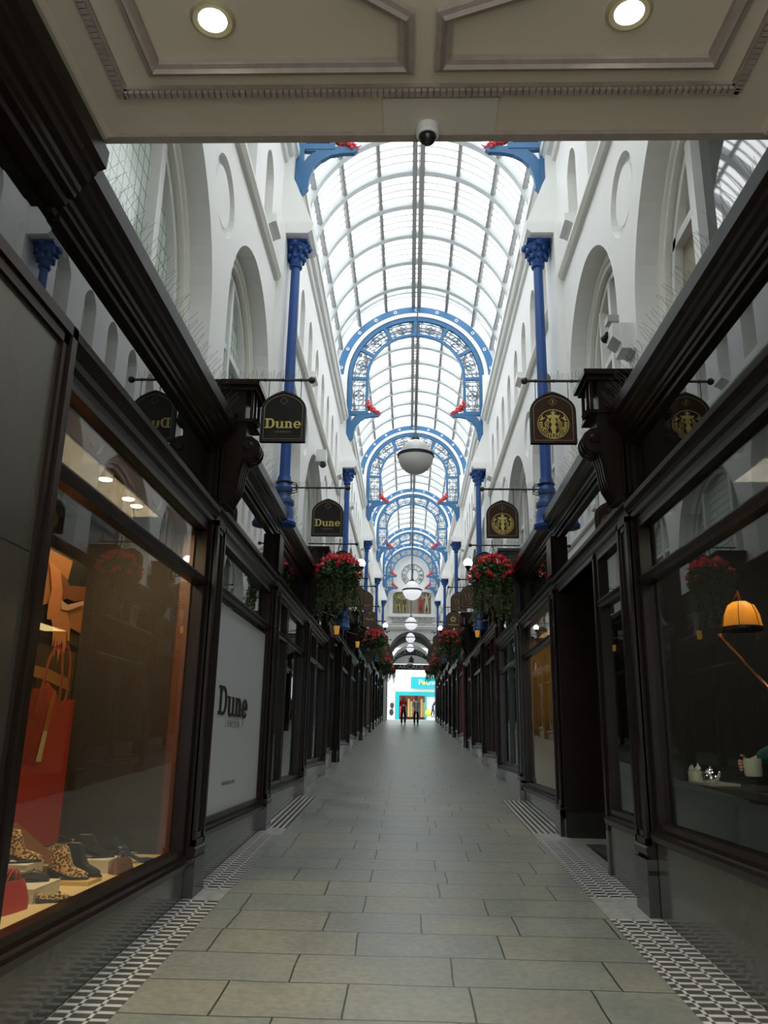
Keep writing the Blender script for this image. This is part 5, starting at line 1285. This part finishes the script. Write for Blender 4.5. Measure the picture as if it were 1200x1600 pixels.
pl('printed_bag', C_('poster_red_leather', (.42, .028, .010)), [[(-.4, 1.90), (.474, 1.885), (.601, 1.947), (.719, 1.90), (.848, 1.83), (1.10, 1.852), (1.10, .86), (-.4, .86)]], 5)
pl('printed_flap', C_('poster_dark_red_leather', (.26, .018, .008)), [[(-.2, 1.86), (.60, 1.90), (.66, 1.66), (.58, 1.40), (-.2, 1.45)]], 6)
g = MB()
for q in ([(.45, 1.74), (.49, 1.87), (.527, 1.985), (.556, 2.096), (.634, 2.181), (.70, 2.20), (.76, 2.15), (.80, 2.0), (.80, 1.8)], [(.845, 1.752), (.91, 1.855), (.924, 1.993), (.911, 2.13), (.859, 2.206), (.80, 2.22)]): g.mapped(strip2d(q, .035, .004), onp(8))
g.build('printed_handles', C_('poster_dark_red_strap', (.30, .03, .022)), t)
pl('printed_strap', C_('poster_strap', (.33, .10, .03)), [[(.681, 1.898), (.735, 1.89), (.63, 1.45), (.56, 1.45)]], 8)
pl('printed_clasp', C_('poster_gold_clasp', (.55, .38, .17)), [[(.60, 1.62), (.66, 1.62), (.62, 1.42), (.54, 1.42)]], 9)
t = thing('slanted_riser', 'orange-brown slanted display riser under the handbag poster', 'display riser'); g = MB()
g.prism([(-2.565, 5.0, ZB), (-2.565, 6.05, ZB), (-2.565, 6.02, ZB+.10), (-2.565, 5.4, ZB+.36), (-2.565, 5.0, ZB+.36)], (-.015, 0, 0)); g.build('riser_board', C_('orange_card', (.40, .15, .05)), t)

# shoes; every shoe is lofted from heel to toe
def shoe_mb(L, W, Hh, kind):
    """returns (upper, sole, heel) builders; toe towards +x"""
    up = MB(); n = 14; m = 12; V = []
    lift = {'boot': .055, 'loafer': .012, 'heel': .085}[kind]
    for i in range(n+1):
        u = i/n; x = L*(u-.5)
        wd = W/2*(.62+.45*sin(pi*min(u*1.02, 1)**.8)-(.9*max(0, u-.8)**1.2)); zb = lift*(1-min(1, u/.6))**1.3+.010
        if kind == 'boot': top = Hh if u < .40 else Hh*(.34+.66*math.exp(-((u-.40)/.13)**2))*(1-.45*max(0, u-.7)/.3)
        elif kind == 'loafer': top = Hh*(.85 if u < .15 else (.62 if u < .45 else .62+.20*sin((u-.45)/.25*pi/2)*max(0, 1-(u-.45)/.5)))*(1-.4*max(0, u-.75)/.25)
        else: top = zb+Hh*(.55 if u < .2 else (.28 if u < .62 else .34))*(1-.4*max(0, u-.8)/.2)
        if kind == 'boot' and u < .40: wd *= .9
        e = max(.25, 1-((u-.5)*2)**10*.8)
        for k in range(m):
            a = 2*pi*k/m; ca, sa = cos(a), sin(a); V.append((x, wd*e*math.copysign(abs(ca)**.6, ca)*(.78+.22*(sa < 0)), zb+(top-zb)*(.5+.5*math.copysign(abs(sa)**.6, sa))))
    F = [(i*m+k, i*m+(k+1) % m, (i+1)*m+(k+1) % m, (i+1)*m+k) for i in range(n) for k in range(m)]+[list(range(m))[::-1], [n*m+k for k in range(m)]]
    up.add(V, F)
    so = MB(); P = []
    for i in range(n+1):
        u = i/n; x = L*(u-.5)*1.03; wd = W/2*(.62+.45*sin(pi*min(u*1.02, 1)**.8)-(.9*max(0, u-.8)**1.2)); P.append((x, max(wd, .01), lift*(1-min(1, u/.6))**1.3))
    for i in range(n):
        a, b = P[i], P[i+1]; so.add([(a[0], -a[1], a[2]), (a[0], a[1], a[2]), (b[0], b[1], b[2]), (b[0], -b[1], b[2]), (a[0], -a[1], a[2]+.012), (a[0], a[1], a[2]+.012), (b[0], b[1], b[2]+.012), (b[0], -b[1], b[2]+.012)], [(0, 3, 2, 1), (4, 5, 6, 7), (0, 1, 5, 4), (1, 2, 6, 5), (2, 3, 7, 6), (3, 0, 4, 7)])
    he = MB()
    if kind == 'boot': he.prism([(-L*.5, -W*.3, 0), (-L*.5, W*.3, 0), (-L*.24, W*.3, 0), (-L*.24, -W*.3, 0)], (0, 0, lift))
    elif kind == 'heel': he.tube([(-L*.46, 0, 0), (-L*.47, 0, lift)], [.006, .018], 8)
    else: he.prism([(-L*.5, -W*.3, 0), (-L*.5, W*.3, 0), (-L*.22, W*.3, 0), (-L*.22, -W*.3, 0)], (0, 0, lift+.006))
    return up, so, he
BLS = mat('black_suede', (.012, .011, .011), .8); BRS = mat('dark_brown_leather', (.035, .022, .014), .45); SILV = mat('gunmetal_leather', (.22, .20, .17), .25, metal=.8); NAVS = mat('navy_satin', (.02, .035, .09), .3)
def shoe(label, x, y, z, rz, L, W, Hh, kind, m, hm=None):
    t = thing('shoe', label, 'shoe', (x, y, z), radians(rz), 'shoes in the window display'); a, b, c = shoe_mb(L, W, Hh, kind)
    a.build('upper', m, t, True); b.build('sole', hm or BLS, t); c.build('heel', hm or BLS, t)
    if kind == 'boot':
        g = MB(); g.lathe([(.0001, 0), (1, 0), (.9, .004)], n=20, caps=False)
        g.v = [(-L*.30+v[0]*L*.17, v[1]*W*.27, Hh-.001+v[2]) for v in g.v]; g.build('lining', mat('shoe_lining', (.30, .22, .14), .6), t)
    if kind != 'boot':
        g = MB(); g.ball((-L*.18, 0, Hh*.62 if kind == 'loafer' else Hh*.25+.05), W*.34, 14, 8, sc=(1.5, .8, .25)); g.build('lining', mat('shoe_lining', (.30, .22, .14), .6), t, True)
    if kind == 'loafer':
        g = MB(); g.tube([(L*.10, -W*.42, Hh*.45), (L*.12, -W*.2, Hh*.70), (L*.13, 0, Hh*.76), (L*.12, W*.2, Hh*.70), (L*.10, W*.42, Hh*.45)], .006, 6); g.build('strap', hm or BLS, t)
    return t
def dbox(label, x0, x1, y0, y1, h, m=BOXW, z=ZB):
    t = thing('display_box', label, 'display box', ((x0+x1)/2, (y0+y1)/2, z), 0, 'plinths in the window display'); g = MB()
    a, b = (x1-x0)/2, (y1-y0)/2; g.box(-a, a, -b, b, 0, h-.006); g.box(-a-.002, a+.002, -b-.002, b+.002, h-.006, h); g.build('block', m, t)
dbox('thin yellow plinth board under the leopard print ankle boot', -2.38, -2.08, 5.42, 5.66, .025, mat('bright_yellow_board', (.75, .50, .14), .4))
shoe('leopard print ankle boot with a black block heel, on a thin yellow board', -2.245, 5.50, ZB+.026, 4, .25, .085, .20, 'boot', LEOP)
shoe('black suede ankle boot half hidden behind the leopard print boot', -2.20, 5.62, ZB+.026, -8, .25, .085, .20, 'boot', BLS)
shoe('small leopard print slipper with dark strap lying at the front of the platform', -2.08, 4.92, ZB, 30, .19, .075, .065, 'loafer', LEOP)
dbox('cream box beneath the dark loafer at the front left of the display', -2.44, -2.17, 4.84, 5.20, .075)
shoe('dark olive-brown loafer on the cream box nearest the front', -2.32, 5.08, ZB+.076, 15, .24, .085, .085, 'loafer', BRS)
dbox('tall cream box at the left edge of the display by the framed board', -2.55, -2.37, 5.16, 5.40, .15)
shoe('leopard print ankle boot at the far left, on the tall cream box', -2.46, 5.27, ZB+.152, 25, .24, .085, .19, 'boot', LEOP, BRS)
shoe('gunmetal metallic loafer behind the leopard print boot', -2.46, 5.78, ZB, 10, .25, .085, .10, 'loafer', SILV, BRS)
dbox('cream box behind the leopard print boot, carrying a dark boot', -2.86, -2.64, 6.05, 6.55, .14)
shoe('dark green-black boot on the cream box behind the leopard print boot', -2.70, 6.30, ZB+.142, 20, .26, .09, .15, 'boot', BLS)
shoe('dark brown shoe on the platform between the boots and the pale box', -2.56, 6.32, ZB, 25, .26, .09, .13, 'boot', BRS)
dbox('low pale box in the middle of the display carrying a dark shoe', -2.34, -2.13, 5.90, 6.14, .085)
shoe('dark grey shoe on the low pale box', -2.27, 6.02, ZB+.087, 20, .25, .085, .15, 'boot', BLS)
shoe('black low shoe behind the brown little bag', -2.33, 6.40, ZB, 20, .26, .085, .12, 'loafer', BLS)
shoe('navy satin court shoe lying at the far right end of the display', -2.10, 6.45, ZB, 28, .24, .07, .07, 'heel', NAVS)
shoe('blue high heeled shoe standing behind the navy court shoe', -2.28, 6.66, ZB, -30, .22, .07, .09, 'heel', NAVS)
t = thing('sparkling_buckle', 'bright crystal buckle glinting beside the navy court shoe', 'buckle', (-2.18, 6.50, ZB)); g = MB(); g.ball((0, 0, .03), .03, 6, 4); g.build('crystal', mat('crystal', (.9, .9, .85), .05, metal=.9), t)
def handbag(label, x, y, z, rz, L, H_, D, m):
    t = thing('handbag', label, 'bag', (x, y, z), radians(rz), 'bags in the window display'); g = MB()
    V = []; n = 20
    for j, (hh, k) in enumerate(((0, 1), (.3, 1.03), (.7, .92), (1, .80))):
        for i in range(n):
            a = 2*pi*i/n; ex = lambda v: math.copysign(abs(v)**.5, v); V.append((L/2*k*ex(cos(a)), D/2*(1-.75*(hh**2))*ex(sin(a)), H_*hh))
    g.add(V, [(j*n+i, j*n+(i+1) % n, (j+1)*n+(i+1) % n, (j+1)*n+i) for j in range(3) for i in range(n)]+[list(range(n))[::-1], [3*n+i for i in range(n)]]); g.build('bag_body', m, t, True)
    for s in (-1, 1):
        g = MB(); g.tube([(L*.22*cos(a*pi/10), s*D*.12, H_*.85+H_*.55*sin(a*pi/10)) for a in range(11)], L*.02, 6); g.build('bag_handle', m, t, True)
    g = MB(); g.tube([(-L*.4, 0, H_*1.0), (L*.4, 0, H_*1.0)], L*.014, 6); g.build('zip', BLACKM, t); return t
handbag('small tan brown grab bag with two handles near the middle of the display', -2.05, 5.94, ZB, 62, .17, .10, .09, mat('tan_leather', (.20, .075, .03), .4, noise=(20, .3)))
handbag('bright red bag at the front left corner of the display, cut off by the board', -2.20, 4.62, ZB, 80, .26, .15, .10, mat('scarlet_leather', (.55, .02, .012), .4))

# ------------------------------------------------------------------ the cafe behind the nearest right window
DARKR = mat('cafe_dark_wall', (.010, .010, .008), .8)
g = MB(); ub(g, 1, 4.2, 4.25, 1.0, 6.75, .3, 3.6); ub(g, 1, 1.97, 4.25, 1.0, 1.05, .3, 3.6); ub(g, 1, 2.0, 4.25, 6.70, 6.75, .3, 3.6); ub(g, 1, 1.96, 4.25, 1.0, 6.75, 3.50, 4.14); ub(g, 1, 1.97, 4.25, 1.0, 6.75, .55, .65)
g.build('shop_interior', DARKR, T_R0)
t = thing('window_counter', 'dark narrow counter running along inside the cafe window', 'counter'); g = MB(); ub(g, 1, 1.99, 2.50, 1.3, 6.66, 1.295, 1.335); g.build('counter_top', mat('dark_counter', (.035, .03, .022), .35), t)
for y in (1.6, 4.0, 6.5):
    g = MB(); ub(g, 1, 2.40, 2.46, y-.03, y+.03, .65, 1.295); g.build('leg', BLACKM, t)
ZT = 1.336
CUPM = mat('cream_china', (.55, .56, .44), .3); CHR = mat('bright_steel', (.6, .6, .6), .12, metal=1)
def mug(label, x, y, z, r, h, rz=0):
    t = thing('mug', label, 'mug', (x, y, z), radians(rz)); g = MB(); g.lathe([(r*.86, 0), (r*.98, .012), (r, h*.5), (r, h), (r*.9, h), (r*.88, h*.2), (.001, .012)], n=24, caps=False); g.lathe([(.001, 0), (r*.86, 0)], n=24, caps=False); g.build('cup', CUPM, t, True)
    g = MB(); g.tube([(r*.95+.032*sin(a*pi/8), 0, h*.5+h*.30*cos(a*pi/8)) for a in range(9)], .006, 7); g.build('handle', CUPM, t, True); return t
mug('cream mug held in the hand of the person in green', 2.02, 5.24, 1.425, .052, .105, 60)
mug('cream cup with a crumpled napkin standing on the cafe counter', 2.03, 6.32, ZT, .05, .085, -60)
t = thing('napkin', 'crumpled white napkin stuffed in the cup on the cafe counter', 'napkin', (2.03, 6.32, ZT+.075)); g = MB(); r = random.Random(2)
for q in range(9): a = q*.7; g.add([(0, 0, -.03), (.045*cos(a), .045*sin(a), r.uniform(.01, .03)), (.03*cos(a+.5), .03*sin(a+.5), r.uniform(.03, .07)), (.02*cos(a+1.2), .02*sin(a+1.2), .01)], [(0, 1, 2), (0, 2, 3)])
g.build('folds', mat('paper_white', (.75, .75, .72), .8), t)
t = thing('tray', 'thin pale tray under the steel teapot on the cafe counter', 'tray', (2.09, 6.12, ZT)); g = MB(); g.box(-.10, .10, -.20, .20, 0, .006); frame_sweep(g, [(-.10, -.20), (.10, -.20), (.10, .20), (-.10, .20)], [(0, 0), (0, .014), (.006, .014), (.006, 0)], lambda a, b, c: (a, b, c)); g.build('tray_base', mat('pale_tray', (.42, .42, .38), .4), t)
t = thing('teapot', 'small shiny steel teapot on the tray in the cafe window', 'teapot', (2.08, 6.14, ZT+.007), radians(-70)); g = MB(); g.lathe([(.05, 0), (.06, .02), (.056, .06), (.04, .085), (.03, .09)], n=24); g.build('pot', CHR, t, True)
g = MB(); g.lathe([(.038, .087), (.03, .10), (.008, .108), (.010, .12), (.001, .125)], n=18); g.build('lid', CHR, t, True); g = MB(); g.tube([(.05, 0, .03), (.085, 0, .055), (.10, 0, .085)], [.014, .010, .007], 8); g.build('spout', CHR, t, True)
g = MB(); g.tube([(-.05, 0, .07), (-.09, 0, .075), (-.095, 0, .04), (-.055, 0, .02)], .006, 7); g.build('handle', CHR, t, True)
# desk lamp
t = thing('desk_lamp', 'copper armed lamp with glowing amber shade in the cafe window', 'lamp', (2.30, 4.35, ZT))
def LP(x, y, z): return (x-2.30, y-4.35, z-ZT)
g = MB(); g.lathe([(.09, 0), (.09, .012), (.02, .02), (.012, .05)], n=24); g.build('base', BLACKM, t, True)
COP = mat('copper', (.50, .19, .09), .25, metal=.9)
g = MB(); g.tube([LP(2.30, 4.35, ZT+.02), LP(2.24, 4.6, 1.50), LP(2.11, 5.80, 2.35)], .011, 8); g.build('lower_arm', COP, t, True)
g = MB(); g.tube([LP(2.11, 5.80, 2.35), LP(2.12, 5.72, 2.48), LP(2.11, 5.42, 2.60), LP(2.11, 5.40, 2.53)], .009, 8); g.ball(LP(2.11, 5.80, 2.35), .022, 10, 6); g.build('upper_arm', COP, t, True)
SH = mat('amber_lamp_shade', (.32, .14, .02), .35, emit=((1, .52, .10), .05))
_n = SH.node_tree.nodes; _l = SH.node_tree.links; _t = _n.new('ShaderNodeBsdfTranslucent'); _t.inputs['Color'].default_value = (.95, .66, .26, 1)
_m = _n.new('ShaderNodeMixShader'); _m.inputs[0].default_value = .55; _l.new(_n['Principled BSDF'].outputs[0], _m.inputs[1]); _l.new(_t.outputs[0], _m.inputs[2]); _l.new(_m.outputs[0], _n['Material Output'].inputs[0])
g = MB(); g.lathe([(.05, 2.525-ZT), (.085, 2.50-ZT), (.112, 2.44-ZT), (.125, 2.35-ZT), (.121, 2.35-ZT), (.108, 2.44-ZT), (.082, 2.495-ZT), (.05, 2.52-ZT)], (2.11-2.30, 5.40-4.35, 0), 28); sh = g.build('lamp_shade', SH, t, True)
g = MB(); g.lathe([(.126, 2.335-ZT), (.129, 2.338-ZT), (.129, 2.358-ZT), (.126, 2.36-ZT)], (2.11-2.30, 5.40-4.35, 0), 28); g.build('shade_rim', BLACKM, sh)
for q in range(6):
    a = q*pi/3; cx_, cy_ = 2.11-2.30, 5.40-4.35
    g = MB(); g.tube([(cx_+r_*cos(a), cy_+r_*sin(a), z_-ZT) for r_, z_ in ((.051, 2.527), (.087, 2.502), (.114, 2.44), (.127, 2.352))], .0025, 5); g.build('shade_wire', BLACKM, sh)
g = MB(); g.ball((2.11-2.30, 5.40-4.35, 2.475-ZT), .024, 14, 8); g.build('bulb', mat('lit_bulb', (1, .9, .7), .4, emit=((1, .72, .35), 14)), t, True)
L = bpy.data.lights.new('lamp_glow', 'POINT'); L.energy = 2.2; L.color = (1, .80, .50); L.shadow_soft_size = .026
lo = bpy.data.objects.new('lamp_glow', L); COL.objects.link(lo); lo.location = (2.11, 5.40, 2.475)
L = bpy.data.lights.new('cafe_fill_light', 'AREA'); L.energy = 7; L.color = (1, .88, .7); L.size = .5  # unseen fill lamp, added to bring out the arm and the counter
lo = bpy.data.objects.new('cafe_fill_light', L); COL.objects.link(lo); lo.location = (2.5, 5.4, 3.45); lo.parent = T_R0
# seated customer, mug in hand; mostly past the right edge of the view
t = thing('person', 'person in a green long-sleeved top holding a cream mug behind the cafe window', 'person', (0, 0, 0))
GRN = mat('green_jersey', (.012, .085, .065), .85)
wr = (2.065, 5.395, 1.497)
n_ = [(2.50, 4.50, 1.20, (.12, .10)), (2.50, 4.53, 1.40, (.12, .09)), (2.48, 4.59, 1.60, (.15, .10)), (2.47, 4.63, 1.73, (.10, .07)), (2.46, 4.665, 1.82, .046), (2.452, 4.70, 1.89, .048)]
e_ = [(0, 1), (1, 2), (2, 3), (3, 4), (4, 5)]
n_ += [(2.40, 4.72, 1.72, .058), (2.30, 5.22, 1.640, .046), (*wr, .030)]; e_ += [(3, 6), (6, 7), (7, 8)]
add_hand(n_, e_, 8, wr, (-.86, -.50, -.10), (0, .05, 1), .62, 1.0, palm_n=(.28, -.96, 0))
b = len(n_); n_ += [(2.62, 4.590, 1.72, .058), (2.60, 4.770, 1.45, .045), (2.36, 4.950, 1.385, .030)]; e_ += [(3, b), (b, b+1), (b+1, b+2)]; add_hand(n_, e_, b+2, (2.36, 4.950, 1.385), (-.8, .3, -.1), (0, 1, .2), .3)
for s in (-1, 1):
    b = len(n_); n_ += [(2.50+s*.09, 4.600, 1.15, .09), (2.36+s*.10, 4.970, 1.13, .065), (2.42+s*.10, 4.950, .75, .042), (2.34+s*.10, 5.050, .69, .04)]; e_ += [(0, b), (b, b+1), (b+1, b+2), (b+2, b+3)]
bd_ = skin('body', n_, e_, SKIN, t, 1); add_head(bd_, (2.44, 4.73, 1.975), (-.72, .70, 0), t, HDK, .0042)
T_ = [(2.50, 4.500, 1.18, (.15, .13)), (2.50, 4.530, 1.40, (.155, .125)), (2.48, 4.590, 1.60, (.18, .13)), (2.47, 4.630, 1.73, (.14, .105)), (2.46, 4.665, 1.835, .074), (2.40, 4.72, 1.72, .076), (2.30, 5.22, 1.640, .064), (2.10, 5.37, 1.518, .046), (2.62, 4.590, 1.72, .076), (2.60, 4.770, 1.45, .062), (2.40, 4.920, 1.39, .044)]
skin('jersey', T_, [(0, 1), (1, 2), (2, 3), (3, 4), (3, 5), (5, 6), (6, 7), (3, 8), (8, 9), (9, 10)], GRN, t, 2)
T_ = [(2.50, 4.510, 1.20, (.15, .13)), (2.50, 4.550, 1.14, (.15, .12))]; E_ = [(0, 1)]
for s in (-1, 1): b = len(T_); T_ += [(2.50+s*.09, 4.600, 1.15, .105), (2.36+s*.10, 4.970, 1.13, .08), (2.42+s*.10, 4.950, .75, .06)]; E_ += [(1, b), (b, b+1), (b+1, b+2)]
skin('trousers', T_, E_, BLKC, t, 1)
t = thing('bar_stool', 'dark stool under the person in green behind the cafe window', 'stool', (2.50, 4.47, .65)); g = MB(); g.lathe([(.17, .40), (.19, .42), (.19, .45), (.17, .47)], n=24); g.build('seat', BLACKM, t, True)
for q in range(4): a = pi/4+q*pi/2; g = MB(); g.tube([(.10*cos(a), .10*sin(a), .42), (.18*cos(a), .18*sin(a), 0)], .012, 6); g.build('leg', BLACKM, t)
# gold-lit stock behind the third right window
g = MB()
LB = bpy.data.lights.new('golden_window_light', 'AREA'); LB.energy = 7; LB.color = (1, .70, .30); LB.shape = 'RECTANGLE'; LB.size = .4; LB.size_y = 2.6
lo = bpy.data.objects.new('golden_window_light', LB); COL.objects.link(lo); lo.location = (SX(1, 2.3), 12.4, 3.3)
for q, (yy, h, w_) in enumerate(((11.4, .9, .35), (11.9, .5, .3), (12.4, 1.1, .4), (13.0, .7, .3), (13.5, .9, .3))):
    t = thing('display_figure', '%s tall golden-brown display stand behind the third right window, counted from the near end' % ['First', 'Second', 'Third', 'Fourth', 'Fifth'][q], 'display stand', (SX(1, 2.4), yy, .86), 0, 'stands in the golden window')
    g = MB(); g.lathe([(w_*.35, 0), (w_*.3, .03), (.02, .05), (.02, h*.8), (w_*.3, h*.82), (w_*.25, h), (.02, h+.05)], n=14); g.build('stand_body', mat('ochre_stock', (.30, .16, .05), .5), t)
g = MB(); ub(g, 1, 1.98, 2.64, 10.4, 14.0, .80, .86); g.build('window_bed', BROWN, bpy.data.objects['shopfront.003'] if False else None) if False else None

# ------------------------------------------------------------------ camera, sky, exposure
cd = bpy.data.cameras.new('camera'); cam = bpy.data.objects.new('camera', cd); COL.objects.link(cam)
cd.sensor_fit = 'VERTICAL'; cd.sensor_height = 36; cd.sensor_width = 27; cd.lens = 36*1260/1600; cd.clip_start = .05; cd.clip_end = 300
# level-frame angles measured from the photograph: yaw, pitch, roll
def cam_matrix(vp=(638., 1157.), f=1260., roll=.018):
    c, s = cos(roll), sin(roll); d = Vector((vp[0]-600, -(vp[1]-800), f))
    d = Vector((c*d.x-s*d.y, s*d.x+c*d.y, d.z)).normalized()
    a = math.asin(d.x); p = atan2(-d.y, d.z)
    R = Matrix(((c, -s, 0), (s, c, 0), (0, 0, 1)))
    W = Matrix(((cos(a), sin(a)*sin(p), -sin(a)*cos(p)), (sin(a), -cos(a)*sin(p), cos(a)*cos(p)), (0, cos(p), sin(p))))
    M = W @ R                      # columns: right, up, forward
    return Matrix(((M[0][0], M[0][1], -M[0][2]), (M[1][0], M[1][1], -M[1][2]), (M[2][0], M[2][1], -M[2][2])))
cam.matrix_world = Matrix.Translation((-.09, 0, 1.60)) @ cam_matrix().to_4x4()
scn.camera = cam
w = bpy.data.worlds.new('overcast_sky'); scn.world = w; w.use_nodes = True
nt = w.node_tree; bg = nt.nodes['Background']
tc = nt.nodes.new('ShaderNodeTexCoord'); sp = nt.nodes.new('ShaderNodeSeparateXYZ'); rp = nt.nodes.new('ShaderNodeValToRGB')
nt.links.new(tc.outputs['Generated'], sp.inputs[0]); nt.links.new(sp.outputs['Z'], rp.inputs[0]); nt.links.new(rp.outputs[0], bg.inputs['Color'])
rp.color_ramp.elements[0].position = 0; rp.color_ramp.elements[0].color = (.72, .75, .78, 1); rp.color_ramp.elements[1].position = .5; rp.color_ramp.elements[1].color = (.97, .99, 1, 1)
bg.inputs['Strength'].default_value = 1.6
vs = scn.view_settings; vs.view_transform = 'Standard'; vs.look = 'None'; vs.gamma = 1; vs.use_curve_mapping = False; vs.exposure = 1.28
for _n in list(bpy.data.objects):
    if _n.type == 'EMPTY': _n.empty_display_size = .1
